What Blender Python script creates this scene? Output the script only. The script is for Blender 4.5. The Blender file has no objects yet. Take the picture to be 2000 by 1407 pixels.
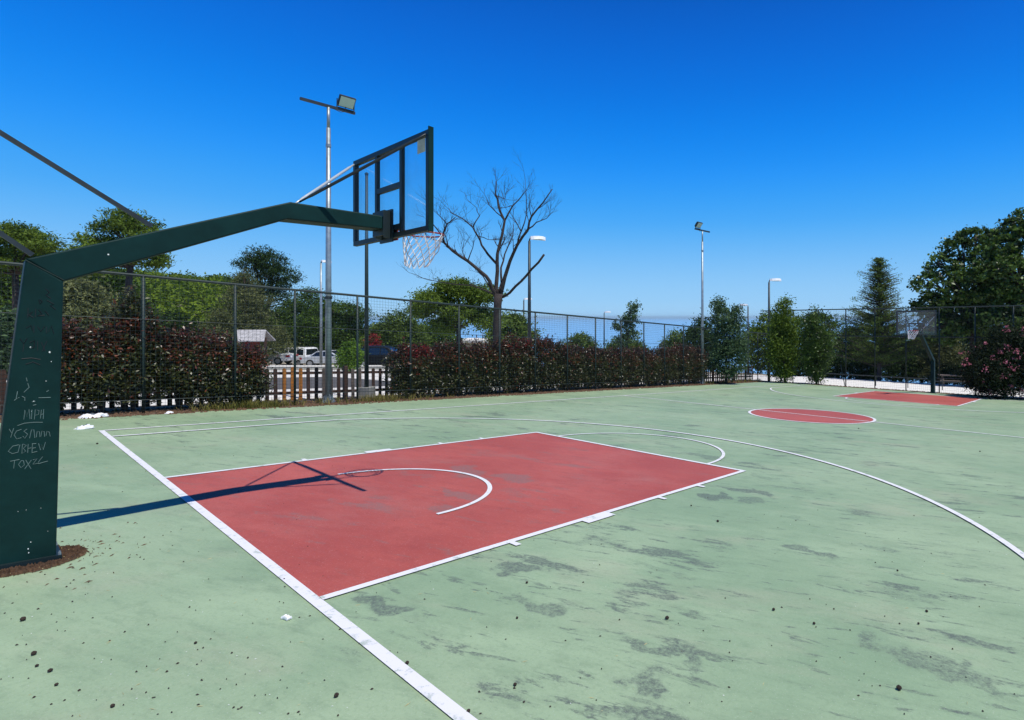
import bpy, math, random
import numpy as np
from mathutils import Vector, Matrix
R = math.radians
scn = bpy.context.scene
rng = np.random.default_rng(7); random.seed(7)

# ---------------------------------------------------------------- court frame in world (gravity) axes
EX = np.array([0.77839, -0.62768, 0.01097]); EY = np.array([0.62692, 0.77630, -0.06578]); NN = np.array([0.03277, 0.05808, 0.99777])
CAM = np.array([4.2673, -5.3769, 2.0050]); F = 1074.43; PX = 1275.3; PY = 620.0
ROTC = math.atan2(EX[1], EX[0])          # heading of the court's x axis

# ---------------------------------------------------------------- camera
cd = bpy.data.cameras.new('camera'); cam = bpy.data.objects.new('camera', cd); scn.collection.objects.link(cam)
cam.location = CAM; cam.rotation_euler = (R(90), 0, 0)
cd.sensor_width = 36; cd.sensor_fit = 'HORIZONTAL'; cd.lens = 36*F/2000
cd.shift_x = -(PX-1000)/2000; cd.shift_y = -(703.5-PY)/2000
cd.clip_start = 0.05; cd.clip_end = 90000
scn.camera = cam
# ---------------------------------------------------------------- world, sun, exposure
SUN = np.array([0.378, -0.279, 1.004]); SUN /= np.linalg.norm(SUN)
w = bpy.data.worlds.new('World'); scn.world = w; w.use_nodes = True
nt = w.node_tree; nt.nodes.clear()
sky = nt.nodes.new('ShaderNodeTexSky'); sky.sky_type = 'NISHITA'; sky.sun_disc = False
sky.sun_elevation = math.asin(SUN[2]); sky.sun_rotation = math.atan2(SUN[0], SUN[1])
sky.altitude = 0; sky.air_density = 1.0; sky.dust_density = 0.3; sky.ozone_density = 2.0
# clear deep Mediterranean blue: the sky texture graded by elevation towards the photographed colours
wtc = nt.nodes.new('ShaderNodeTexCoord'); wsp = nt.nodes.new('ShaderNodeSeparateXYZ'); nt.links.new(wtc.outputs['Generated'], wsp.inputs[0])
hs = nt.nodes.new('ShaderNodeValToRGB'); hs.color_ramp.interpolation = 'B_SPLINE'
stops = [(0.0,(.38,.68,1.0)),(.03,(.34,.66,1.0)),(.10,(.19,.54,1.03)),(.17,(.055,.42,1.06)),(.27,(.002,.285,.99)),(.38,(.0,.18,.80)),(.50,(.0,.110,.61)),(.62,(.0,.05,.24)),(1.0,(.0,.02,.10))]
while len(hs.color_ramp.elements) < len(stops): hs.color_ramp.elements.new(.5)
for e_, (p_, c_) in zip(hs.color_ramp.elements, stops): e_.position = p_; e_.color = (*c_, 1)
nt.links.new(wsp.outputs['Z'], hs.inputs[0])
vm = nt.nodes.new('ShaderNodeVectorMath'); vm.operation = 'SCALE'; vm.inputs['Scale'].default_value = 9.6
nt.links.new(hs.outputs[0], vm.inputs[0])
mixs = nt.nodes.new('ShaderNodeMix'); mixs.data_type = 'RGBA'; mixs.inputs[0].default_value = .03
bg = nt.nodes.new('ShaderNodeBackground'); bg.inputs['Strength'].default_value = 0.10
wo = nt.nodes.new('ShaderNodeOutputWorld')
nt.links.new(vm.outputs[0], mixs.inputs[6]); nt.links.new(sky.outputs[0], mixs.inputs[7]); nt.links.new(mixs.outputs[2], bg.inputs[0]); nt.links.new(bg.outputs[0], wo.inputs[0])
sd = bpy.data.lights.new('sun', 'SUN'); sd.energy = 4.6; sd.angle = R(0.53); sd.color = (1.0, 0.965, 0.90)
so = bpy.data.objects.new('sun', sd); scn.collection.objects.link(so)
so.rotation_euler = Vector(SUN).to_track_quat('Z', 'Y').to_euler(); so.location = (10, -10, 30)
vs = scn.view_settings; vs.view_transform = 'Standard'; vs.look = 'None'; vs.exposure = 0.0; vs.gamma = 1.0; vs.use_curve_mapping = False
scn.render.engine = 'CYCLES'
scn.cycles.max_bounces = 6; scn.cycles.transparent_max_bounces = 16; scn.cycles.diffuse_bounces = 3

# ---------------------------------------------------------------- helpers
def CW(x, y, h=0.0):                      # court x, y + height along gravity -> world
    return x*EX + y*EY + np.array([0, 0, h])
def gz(X, Y):                             # height of the court plane under a world point
    return -(NN[0]*X + NN[1]*Y)/NN[2]
def to_court(X, Y):
    p = np.array([X, Y, gz(X, Y)]); return float(p@EX), float(p@EY)
def at(px, depth, dz=0.0):                # ground point seen in column px at a given distance
    X = CAM[0] + (px-PX)/F*depth; Y = CAM[1] + depth
    return np.array([X, Y, terrain(X, Y)+dz])
def hgt(py, depth, z0):                   # height above z0 of what is seen in row py at that distance
    return CAM[2] + (PY-py)/F*depth - z0
def sst(a, b, x):
    t = min(1, max(0, (x-a)/(b-a))); return t*t*(3-2*t)
def terrain(X, Y):
    d = Y-CAM[1]; z = gz(X, Y)
    if d > 36: z -= 0.75*sst(36, 52, d)
    px = PX + F*(X-CAM[0])/max(d, 1)
    if d > 1:
        edge = 70 if px < 1450 else 70-16*sst(1450, 1700, px)
        t = sst(edge, edge+70, d)
        z = z*(1-t) + (-36)*t
        hill = sst(700, 420, px) if False else (1-sst(430, 700, px))
        if hill > 0 and d > 60:
            hh = 9.5*sst(62, 150, d)*(1-0.8*sst(170, 300, d))
            zz = gz(X, CAM[1]+62) + hh + 0.8*math.sin(X*0.07)+0.6*math.sin(X*0.19+Y*.05)
            z = z*(1-hill) + zz*hill
    return z

M = {}
def nodes_mat(name):
    m = bpy.data.materials.new(name); m.use_nodes = True
    t = m.node_tree; b = t.nodes['Principled BSDF']; M[name] = m
    return m, t, b
def mat(name, col, rough=0.6, metal=0.0, var=0.15, scale=6.0, bump=0.0, spec=0.5, bscale=None):
    m, t, b = nodes_mat(name)
    tc = t.nodes.new('ShaderNodeTexCoord')
    n = t.nodes.new('ShaderNodeTexNoise'); n.inputs['Scale'].default_value = scale; n.inputs['Detail'].default_value = 6
    n.inputs['Roughness'].default_value = 0.65
    t.links.new(tc.outputs['Object'], n.inputs['Vector'])
    cr = t.nodes.new('ShaderNodeValToRGB')
    cr.color_ramp.elements[0].position = 0.3; cr.color_ramp.elements[1].position = 0.7
    cr.color_ramp.elements[0].color = (*[c*(1-var) for c in col], 1); cr.color_ramp.elements[1].color = (*[min(1, c*(1+var)) for c in col], 1)
    t.links.new(n.outputs['Fac'], cr.inputs[0]); t.links.new(cr.outputs[0], b.inputs['Base Color'])
    b.inputs['Roughness'].default_value = rough; b.inputs['Metallic'].default_value = metal
    b.inputs['Specular IOR Level'].default_value = spec
    if bump:
        n2 = t.nodes.new('ShaderNodeTexNoise'); n2.inputs['Scale'].default_value = bscale or scale*6; n2.inputs['Detail'].default_value = 4
        t.links.new(tc.outputs['Object'], n2.inputs['Vector'])
        bp = t.nodes.new('ShaderNodeBump'); bp.inputs['Strength'].default_value = bump; bp.inputs['Distance'].default_value = 0.02
        t.links.new(n2.outputs['Fac'], bp.inputs['Height']); t.links.new(bp.outputs[0], b.inputs['Normal'])
    return m
def leafmat(name, dark, light, rough=0.5, trans=0.25, spec=0.12):
    m, t, b = nodes_mat(name)
    g = t.nodes.new('ShaderNodeNewGeometry'); cr = t.nodes.new('ShaderNodeValToRGB')
    cr.color_ramp.elements[0].color = (*dark, 1); cr.color_ramp.elements[1].color = (*light, 1)
    tc = t.nodes.new('ShaderNodeTexCoord'); n = t.nodes.new('ShaderNodeTexNoise'); n.inputs['Scale'].default_value = 0.9; n.inputs['Detail'].default_value = 3
    t.links.new(tc.outputs['Object'], n.inputs['Vector'])
    mx = t.nodes.new('ShaderNodeMath'); mx.operation = 'MULTIPLY_ADD'; mx.inputs[1].default_value = 0.55
    a2 = t.nodes.new('ShaderNodeMath'); a2.operation = 'MULTIPLY_ADD'; a2.inputs[1].default_value = 1.6; a2.inputs[2].default_value = -0.58
    t.links.new(n.outputs['Fac'], a2.inputs[0])
    t.links.new(g.outputs['Random Per Island'], mx.inputs[0]); t.links.new(a2.outputs[0], mx.inputs[2])
    t.links.new(mx.outputs[0], cr.inputs[0]); t.links.new(cr.outputs[0], b.inputs['Base Color'])
    b.inputs['Roughness'].default_value = rough; b.inputs['Specular IOR Level'].default_value = spec
    tr = t.nodes.new('ShaderNodeBsdfTranslucent'); t.links.new(cr.outputs[0], tr.inputs[0])
    ms = t.nodes.new('ShaderNodeMixShader'); ms.inputs[0].default_value = trans
    o = t.nodes['Material Output']
    t.links.new(b.outputs[0], ms.inputs[1]); t.links.new(tr.outputs[0], ms.inputs[2]); t.links.new(ms.outputs[0], o.inputs[0])
    return m

def tag(o, label=None, cat=None, group=None, kind=None):
    if label: o['label'] = label
    if cat: o['category'] = cat
    if group: o['group'] = group
    if kind: o['kind'] = kind
    return o
def thing(name, loc, rotz=0.0, label=None, cat=None, group=None):
    o = bpy.data.objects.new(name, None); scn.collection.objects.link(o)
    o.location = tuple(float(v) for v in loc); o.rotation_euler = (0, 0, rotz); o.empty_display_size = 0.2
    tag(o, label, cat, group)
    o['_m'] = 0; del o['_m']
    return o
def pmat(o):
    return Matrix.Translation(o.location) @ Matrix.Rotation(o.rotation_euler.z, 4, 'Z')
def kids(o):
    return [c for c in bpy.data.objects if c.parent == o]
def dup(o, loc=None, rotz=None, label=None, parent=None, cache={}):
    c = o.copy(); scn.collection.objects.link(c); c.parent = parent
    if loc is not None: c.location = tuple(float(v) for v in loc)
    if rotz is not None: c.rotation_euler = (0, 0, rotz)
    if label: c['label'] = label
    for k in kids(o): dup(k, parent=c)
    return c

def link_mesh(name, V, Fc, mats, parent=None, space='local', midx=None, smooth=False):
    V = np.asarray(V, dtype=np.float64)
    if parent is not None and space == 'world':
        mi = np.array(pmat(parent).inverted()); V = V@mi[:3, :3].T + mi[:3, 3]
    me = bpy.data.meshes.new(name)
    if isinstance(Fc, np.ndarray):
        n = len(Fc); k = Fc.shape[1]
        me.vertices.add(len(V)); me.vertices.foreach_set('co', V.astype(np.float32).ravel())
        me.loops.add(n*k); me.loops.foreach_set('vertex_index', Fc.astype(np.int32).ravel())
        me.polygons.add(n); me.polygons.foreach_set('loop_start', np.arange(0, n*k, k, dtype=np.int32))
        me.polygons.foreach_set('loop_total', np.full(n, k, dtype=np.int32))
    else:
        me.from_pydata([tuple(v) for v in V], [], Fc)
    for m in (mats if isinstance(mats, (list, tuple)) else [mats]): me.materials.append(m)
    if midx is not None: me.polygons.foreach_set('material_index', np.asarray(midx, dtype=np.int32))
    if smooth: me.polygons.foreach_set('use_smooth', np.ones(len(me.polygons), dtype=bool))
    me.update(calc_edges=True)
    if not isinstance(Fc, np.ndarray): me.validate()
    o = bpy.data.objects.new(name, me); scn.collection.objects.link(o)
    if parent is not None: o.parent = parent
    return o

class MB:
    def __init__(s, f=None): s.v = []; s.f = []; s.m = []; s.fn = f; s.cur = 0
    def add(s, vs, fs):
        k = len(s.v)
        for p in vs: s.v.append(np.asarray(s.fn(*p) if s.fn else p, dtype=float))
        for q in fs: s.f.append([k+i for i in q]); s.m.append(s.cur)
        return s
    def box(s, x0, x1, y0, y1, z0, z1):
        return s.add([(x0,y0,z0),(x1,y0,z0),(x1,y1,z0),(x0,y1,z0),(x0,y0,z1),(x1,y0,z1),(x1,y1,z1),(x0,y1,z1)],
                     [(0,3,2,1),(4,5,6,7),(0,1,5,4),(1,2,6,5),(2,3,7,6),(3,0,4,7)])
    def bbox(s, x0, x1, y0, y1, z0, z1, b=0.01):          # box with bevelled vertical and top edges
        o = [(x0+b,y0),(x1-b,y0),(x1,y0+b),(x1,y1-b),(x1-b,y1),(x0+b,y1),(x0,y1-b),(x0,y0+b)]
        i = [(min(max(x,x0+b),x1-b), min(max(y,y0+b),y1-b)) for x,y in o]
        V = [(x,y,z0) for x,y in o]+[(x,y,z1-b) for x,y in o]+[(x,y,z1) for x,y in i]
        Fs = [tuple(range(7,-1,-1)), tuple(range(16,24))]
        for r in (0, 8):
            for k in range(8): Fs.append((r+k, r+(k+1)%8, r+8+(k+1)%8, r+8+k))
        return s.add(V, Fs)
    def tube(s, pts, rad, n=8, cap=True):
        pts = [np.asarray(p, float) for p in pts]
        if s.fn: pts = [np.asarray(s.fn(*p)) for p in pts]
        rad = rad if isinstance(rad, (list, tuple)) else [rad]*len(pts)
        k = len(s.v); up = None
        for i, p in enumerate(pts):
            d = pts[min(i+1, len(pts)-1)]-pts[max(i-1, 0)]; d = d/(np.linalg.norm(d)+1e-12)
            if up is None:
                a = np.array([0, 0, 1.]) if abs(d[2]) < .9 else np.array([1., 0, 0])
                up = np.cross(d, a); up /= np.linalg.norm(up)
            up = up-d*np.dot(up, d); up /= np.linalg.norm(up)+1e-12
            b = np.cross(d, up)
            for j in range(n):
                t = 2*math.pi*j/n; s.v.append(p+rad[i]*(math.cos(t)*up+math.sin(t)*b))
        for i in range(len(pts)-1):
            for j in range(n):
                s.f.append([k+i*n+j, k+i*n+(j+1)%n, k+(i+1)*n+(j+1)%n, k+(i+1)*n+j]); s.m.append(s.cur)
        if cap:
            s.f.append([k+j for j in range(n)][::-1]); s.m.append(s.cur)
            s.f.append([k+(len(pts)-1)*n+j for j in range(n)]); s.m.append(s.cur)
        return s
    def beam(s, p0, p1, wdt, hgt_, side=(1, 0, 0)):       # rectangular bar between two points
        p0 = np.asarray(p0, float); p1 = np.asarray(p1, float); d = p1-p0; d /= np.linalg.norm(d)
        a = np.asarray(side, float); a = a-d*np.dot(a, d); a /= np.linalg.norm(a); b = np.cross(d, a)
        V = []
        for p in (p0, p1):
            for i, j in ((-1,-1),(1,-1),(1,1),(-1,1)): V.append(p+a*i*wdt/2+b*j*hgt_/2)
        return s.add(V, [(0,3,2,1),(4,5,6,7),(0,1,5,4),(1,2,6,5),(2,3,7,6),(3,0,4,7)])
    def prism(s, prof, axis, a0, a1):                      # extrude a polygon along an axis
        def mk(u, v, w_): return {'x': (w_, u, v), 'y': (u, w_, v), 'z': (u, v, w_)}[axis]
        n = len(prof); V = [mk(u, v, a0) for u, v in prof]+[mk(u, v, a1) for u, v in prof]
        return s.add(V, [tuple(range(n))[::-1], tuple(range(n, 2*n))]+[(i, (i+1) % n, n+(i+1) % n, n+i) for i in range(n)])
    def lathe(s, prof, c=(0, 0, 0), n=16):
        k = []
        V = []; Fs = []
        for r, z in prof:
            for j in range(n): V.append((c[0]+r*math.cos(2*math.pi*j/n), c[1]+r*math.sin(2*math.pi*j/n), c[2]+z))
        for i in range(len(prof)-1):
            for j in range(n): Fs.append((i*n+j, i*n+(j+1)%n, (i+1)*n+(j+1)%n, (i+1)*n+j))
        Fs.append(tuple(range(n))[::-1]); Fs.append(tuple(range((len(prof)-1)*n, len(prof)*n)))
        return s.add(V, Fs)
    def build(s, name, mats, parent=None, space='local', smooth=False):
        return link_mesh(name, s.v, s.f, mats, parent, space, s.m, smooth)

COURT = Matrix(((EX[0], EY[0], NN[0], 0), (EX[1], EY[1], NN[1], 0), (EX[2], EY[2], NN[2], 0), (0, 0, 0, 1)))
def sheet(name, V, Fs, m, z, struct=True):                 # flat painted sheet in court coordinates
    o = link_mesh(name, [(x, y, z) for x, y in V], Fs, m)
    o.matrix_world = COURT
    if struct: o['kind'] = 'structure'
    return o

# ---------------------------------------------------------------- painted court materials
def court_mat(name, c_dark, c_light, blobs, wear_col, grit_col, streak=1.0, thr=0.60, grit_amt=0.5, dust=(.37,.38,.27)):
    m, t, b = nodes_mat(name); N = t.nodes.new; L = t.links.new
    tc = N('ShaderNodeTexCoord'); ob = tc.outputs['Object']
    def noise(sx, sy, sc, det=6, rough=0.6, off=0, rot=0.0):
        mp = N('ShaderNodeMapping'); mp.vector_type = 'TEXTURE'
        mp.inputs['Scale'].default_value = (1/sx, 1/sy, 1); mp.inputs['Location'].default_value = (off, off*1.7, 0)
        mp.inputs['Rotation'].default_value = (0, 0, rot)
        n = N('ShaderNodeTexNoise'); n.inputs['Scale'].default_value = sc; n.inputs['Detail'].default_value = det; n.inputs['Roughness'].default_value = rough
        L(ob, mp.inputs[0]); L(mp.outputs[0], n.inputs['Vector']); return n.outputs['Fac']
    def rng_(v, a, b_, c=0.0, d=1.0):
        r = N('ShaderNodeMapRange'); r.inputs[1].default_value = a; r.inputs[2].default_value = b_; r.inputs[3].default_value = c; r.inputs[4].default_value = d
        r.interpolation_type = 'SMOOTHSTEP'; L(v, r.inputs[0]); return r.outputs[0]
    def mth(op, a, b_):
        q = N('ShaderNodeMath'); q.operation = op
        for i, v in enumerate((a, b_)):
            if isinstance(v, (int, float)): q.inputs[i].default_value = v
            else: L(v, q.inputs[i])
        return q.outputs[0]
    def mix(f, a, b_):
        q = N('ShaderNodeMix'); q.data_type = 'RGBA'
        if isinstance(f, (int, float)): q.inputs[0].default_value = f
        else: L(f, q.inputs[0])
        for i, v in ((6, a), (7, b_)):
            if isinstance(v, tuple): q.inputs[i].default_value = (*v, 1)
            else: L(v, q.inputs[i])
        return q.outputs[2]
    col = mix(rng_(noise(1, 1, .35, 5, .6), .35, .65), c_dark, c_light)
    col = mix(mth('MULTIPLY', rng_(noise(.35, 1.4, 1.3, 6, .65, 3, .4), .45, .75), .45), col, tuple(c*1.22 for c in c_light))
    col = mix(mth('MULTIPLY', rng_(noise(1, 1, 3.2, 8, .7, 11), .5, .72), .35), col, tuple(c*0.72 for c in c_dark))
    col = mix(mth('MULTIPLY', rng_(noise(.6, 1.2, .8, 6, .7, 51, .4), .50, .70), .42), col, dust)
    col = mix(mth('MULTIPLY', rng_(noise(.5, 1.6, 5.5, 7, .75, 61, .3), .48, .68), .38), col, tuple(c*.74 for c in c_dark))
    col = mix(mth('MULTIPLY', rng_(noise(1, 1, 38, 3, .7, 71), .48, .66), .22), col, tuple(c*.70 for c in c_dark))
    # paint worn thin in streaks across the court, broken up by the grain of the asphalt
    s1 = rng_(noise(.34, 1.15, 2.4, 6, .68, 5, .34), thr, thr+.09)
    s2 = rng_(noise(.50, 2.0, 3.3, 6, .68, 21, .22), thr+.03, thr+.10)
    zone = rng_(noise(1, 1, .22, 3, .5, 2), .32, .52)
    s3 = rng_(noise(.50, 3.4, 4.2, 4, .6, 41, .42), thr+.055, thr+.11)
    st = mth('MAXIMUM', mth('MULTIPLY', mth('MAXIMUM', s1, mth('MULTIPLY', s2, .85)), zone), mth('MULTIPLY', s3, .8))
    sy_ = N('ShaderNodeSeparateXYZ'); L(ob, sy_.inputs[0])
    st = mth('MULTIPLY', st, rng_(sy_.outputs['Y'], -.5, .4, .30, 1.0))      # little play, little wear, behind the baseline
    # individual scuffed patches
    dn = N('ShaderNodeTexNoise'); dn.inputs['Scale'].default_value = 2.6; dn.inputs['Detail'].default_value = 5; L(ob, dn.inputs['Vector'])
    sub = N('ShaderNodeVectorMath'); sub.operation = 'SUBTRACT'; L(dn.outputs['Color'], sub.inputs[0]); sub.inputs[1].default_value = (.5, .5, .5)
    ma = N('ShaderNodeVectorMath'); ma.operation = 'MULTIPLY_ADD'; L(sub.outputs[0], ma.inputs[0]); ma.inputs[1].default_value = (1.1, .7, 0); L(ob, ma.inputs[2])
    tot = None
    for (x, y, rx, ry, rot, amt) in blobs:
        mp = N('ShaderNodeMapping'); mp.vector_type = 'TEXTURE'
        mp.inputs['Location'].default_value = (x, y, 0); mp.inputs['Rotation'].default_value = (0, 0, rot); mp.inputs['Scale'].default_value = (rx*.9, ry*.85, 1000)
        L(ma.outputs[0], mp.inputs[0])
        ln = N('ShaderNodeVectorMath'); ln.operation = 'LENGTH'; L(mp.outputs[0], ln.inputs[0])
        v = mth('MULTIPLY', rng_(ln.outputs['Value'], 1.1, .55), amt)
        tot = v if tot is None else mth('MAXIMUM', tot, v)
    if tot is not None: st = mth('MAXIMUM', mth('MULTIPLY', st, streak), tot)
    else: st = mth('MULTIPLY', st, streak)
    fine = mth('ADD', mth('MULTIPLY', noise(.8, 1, 40, 5, .8, 7), .55), mth('MULTIPLY', noise(.45, 1, 12, 6, .75, 17, .34), .45))
    grit = rng_(noise(1, 1, 30, 5, .85, 83), .38, .60)
    soft = mth('MULTIPLY', st, mth('MULTIPLY', rng_(noise(.6, 1, 7, 6, .8, 91, .3), .36, .66), .52))
    wear = mth('MULTIPLY', rng_(mth('ADD', mth('MULTIPLY', st, .395), fine), .66, .91), .95)
    wear = mth('MULTIPLY', mth('MAXIMUM', wear, soft), mth('ADD', mth('MULTIPLY', grit, .60), .40))
    col = mix(mth('MINIMUM', mth('MULTIPLY', wear, 1.0), .92), col, wear_col)
    # fine speckle of exposed stone and dust
    sp = rng_(noise(1, 1, 95, 2, .6, 1), .60, .74)
    col = mix(mth('MULTIPLY', sp, grit_amt), col, grit_col)
    sp2 = rng_(noise(1, 1, 130, 2, .6, 31), .60, .74)
    col = mix(mth('MULTIPLY', sp2, grit_amt*.7), col, tuple(c*.55 for c in c_dark))
    L(col, b.inputs['Base Color']); b.inputs['Roughness'].default_value = .62; b.inputs['Specular IOR Level'].default_value = .5
    bp = N('ShaderNodeBump'); bp.inputs['Strength'].default_value = .25; bp.inputs['Distance'].default_value = .006
    L(noise(1, 1, 60, 5, .7), bp.inputs['Height']); L(bp.outputs[0], b.inputs['Normal'])
    return m

green_blobs = [(2.98,1.30,.42,.16,.2,1),(2.85,.30,.36,.17,.5,1),(2.93,4.45,.20,.42,.2,1),(3.15,4.95,.45,.20,.1,1),(3.35,4.55,.30,.16,.0,.8),(3.55,1.05,.30,.16,.3,.8),
  (4.55,3.45,.30,.13,.1,.9),(4.6,1.16,.42,.10,-.2,.9),(4.75,.85,.30,.14,-.2,.9),(3.3,.35,.35,.12,.3,.5),(5.9,2.1,.5,.16,-.2,.8),(5.3,.55,.55,.2,-.3,.8),(6.3,1.1,.5,.2,-.2,.7),
  (1.35,6.55,.75,.22,0,.8),(.3,6.95,.55,.14,.1,.7),(2.9,5.9,.5,.12,0,.6),(4.6,5.0,.5,.10,.0,.6),(2.6,8.6,1.5,.13,.05,.7),(4.2,8.2,1.2,.12,0,.6),(1.0,9.4,1.3,.12,0,.6),
  (3.9,2.1,.22,.08,.2,.6),(4.1,4.3,.3,.07,0,.6),(3.0,2.2,.35,.08,.5,.6),(-3.6,4.6,.9,.12,-.3,.35),(2.2,-1.55,.3,.15,0,.5),(1.2,-1.45,.3,.2,0,.5),(5.2,4.0,.35,.09,0,.7),(5.6,3.0,.4,.09,0,.6)]
red_blobs = [(-.2,2.9,.75,.30,-.2,1),(.55,3.2,.5,.24,.2,1),(.75,2.2,.5,.18,.3,1),(1.2,1.75,.35,.2,0,.9),(-.6,2.3,.5,.12,.3,.7),(-1.3,3.9,.8,.2,0,.6),(1.15,2.75,.5,.18,0,.7),(.6,1.4,.7,.22,.1,.45),(-.9,.5,.8,.2,0,.35),(1.5,4.6,.5,.2,0,.45),(.2,4.7,1.1,.2,0,.45),(.9,3.9,.4,.12,.0,.5)]
GREEN = court_mat('green_court_paint', (.216,.322,.192), (.300,.402,.250), green_blobs, (.090,.112,.095), (.50,.54,.48), streak=1.0, thr=.54, grit_amt=.42)
RED = court_mat('red_court_paint', (.35,.064,.046), (.43,.095,.070), red_blobs, (.23,.125,.11), (.62,.40,.37), streak=.85, thr=.55, grit_amt=.40, dust=(.42,.14,.115))
def line_mat():
    m, t, b = nodes_mat('white_line_paint'); N = t.nodes.new; L = t.links.new
    tc = N('ShaderNodeTexCoord'); n = N('ShaderNodeTexNoise'); n.inputs['Scale'].default_value = 9; n.inputs['Detail'].default_value = 9; n.inputs['Roughness'].default_value = .75
    L(tc.outputs['Object'], n.inputs['Vector']); cr = N('ShaderNodeValToRGB')
    cr.color_ramp.elements[0].position = .36; cr.color_ramp.elements[0].color = (.38,.44,.40,1)
    cr.color_ramp.elements[1].position = .46; cr.color_ramp.elements[1].color = (.70,.70,.74,1)
    L(n.outputs['Fac'], cr.inputs[0]); L(cr.outputs[0], b.inputs['Base Color']); b.inputs['Roughness'].default_value = .7
    return m
WHITE = line_mat()

# ---------------------------------------------------------------- other materials
mat('bare_ground', (.30,.26,.20), .95, 0, .35, 1.2, .4)
mat('pale_concrete', (.66,.64,.60), .9, 0, .10, .8, .2)
mat('gravel_white', (.72,.70,.67), .95, 0, .12, 2.5, .3)
mat('asphalt', (.085,.080,.078), .92, 0, .2, 1.5, .3)
mat('soil', (.13,.085,.055), .95, 0, .45, 5, .6)
mat('grey_concrete', (.27,.27,.25), .9, 0, .2, 2, .3)
mat('hoop_paint', (.0045,.027,.025), .5, 0, .3, 3, .06, .15)
mat('hoop_paint_dark', (.006,.016,.018), .5, 0, .2, 4, .05)
mat('galvanised', (.30,.35,.38), .45, .55, .25, 5, .05)
mat('galvanised_light', (.55,.60,.62), .4, .4, .15, 6)
mat('dark_steel', (.035,.045,.05), .5, .4, .25, 8)
mat('fence_green', (.010,.026,.025), .6, .0, .3, 6)
mat('fence_wire', (.018,.034,.034), .6, .0, .2, 6)
mat('scratch', (.11,.17,.16), .8, 0, .3, 40)
mat('marker', (.003,.006,.010), .6, 0, .2, 40)
mat('chip', (.75,.78,.74), .8, 0, .1, 40)
mat('rim_red', (.26,.028,.022), .45, .1, .35, 20)
mat('net_white', (.72,.72,.74), .8, 0, .12, 30)
mat('sticker', (.60,.56,.40), .7, 0, .2, 12)
mat('lamp_glass', (.50,.62,.55), .25, 0, .1, 40, 0, .6)
mat('lamp_white', (.80,.82,.84), .4, 0, .05, 4)
mat('wood_brown', (.055,.026,.018), .8, 0, .45, 9, .3)
mat('wood_orange', (.36,.13,.018), .75, 0, .35, 9, .3)
mat('wood_grey', (.11,.085,.07), .85, 0, .4, 9, .3)
mat('bark', (.055,.042,.035), .95, 0, .4, 5, .5)
mat('bark_dead', (.040,.030,.028), .95, 0, .5, 6, .5)
mat('car_silver', (.60,.64,.68), .25, .3, .03, 3)
mat('car_white', (.78,.80,.82), .25, 0, .03, 3)
mat('car_black', (.006,.007,.009), .5, .0, .05, 3, 0, .2)
mat('car_glass', (.010,.014,.018), .06, 0, .05, 3, 0, .8)
mat('tyre', (.012,.012,.013), .85, 0, .2, 20)
mat('alloy', (.45,.47,.50), .3, .7, .1, 20)
mat('tail_red', (.35,.012,.015), .3, 0, .1, 20)
mat('head_lamp', (.6,.65,.7), .15, .2, .05, 20)
mat('plaster', (.72,.68,.60), .9, 0, .08, 2)
mat('shingle', (.42,.41,.42), .9, 0, .45, 9, .3)
mat('red_board', (.17,.025,.016), .7, 0, .3, 6)
mat('plastic_white', (.80,.80,.82), .45, 0, .06, 8)
mat('plastic_dark', (.05,.07,.09), .5, 0, .2, 20)
mat('cone_brown', (.035,.022,.016), .9, 0, .5, 60)
mat('straw', (.50,.42,.20), .9, 0, .35, 20)
mat('dry_leaf', (.12,.066,.035), .9, 0, .6, 20)
mat('sand_sea_rail', (.05,.07,.08), .6, 0, .2, 4)
mat('blue_tarp', (.012,.13,.30), .5, 0, .2, 2)
leafmat('leaf_hedge', (.007,.010,.003), (.085,.095,.020), .42, .10, .6)
leafmat('leaf_red', (.035,.010,.005), (.21,.052,.018), .38, .2, .7)
leafmat('leaf_bright_red', (.10,.012,.014), (.42,.045,.045), .5, .25)
leafmat('leaf_pine', (.010,.030,.008), (.115,.195,.030), .7, .25)
leafmat('leaf_forest', (.022,.052,.006), (.19,.275,.022), .7, .25)
leafmat('leaf_cedar', (.028,.045,.018), (.22,.24,.095), .6, .2)
leafmat('leaf_acacia', (.015,.042,.008), (.22,.32,.045), .6, .35)
leafmat('leaf_olive', (.014,.038,.010), (.175,.255,.05), .6, .3)
leafmat('leaf_blue', (.014,.045,.025), (.14,.215,.095), .5, .25)
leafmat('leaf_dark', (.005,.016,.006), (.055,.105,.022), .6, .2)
leafmat('leaf_plane', (.006,.018,.005), (.130,.225,.035), .45, .3, .4)
leafmat('leaf_bright', (.05,.12,.015), (.22,.36,.05), .5, .35)
leafmat('leaf_ole', (.005,.010,.005), (.030,.048,.018), .5, .15)
leafmat('petal', (.30,.07,.12), (.62,.24,.30), .6, .3)
leafmat('grass_dry', (.10,.12,.02), (.34,.27,.10), .7, .3)
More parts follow.
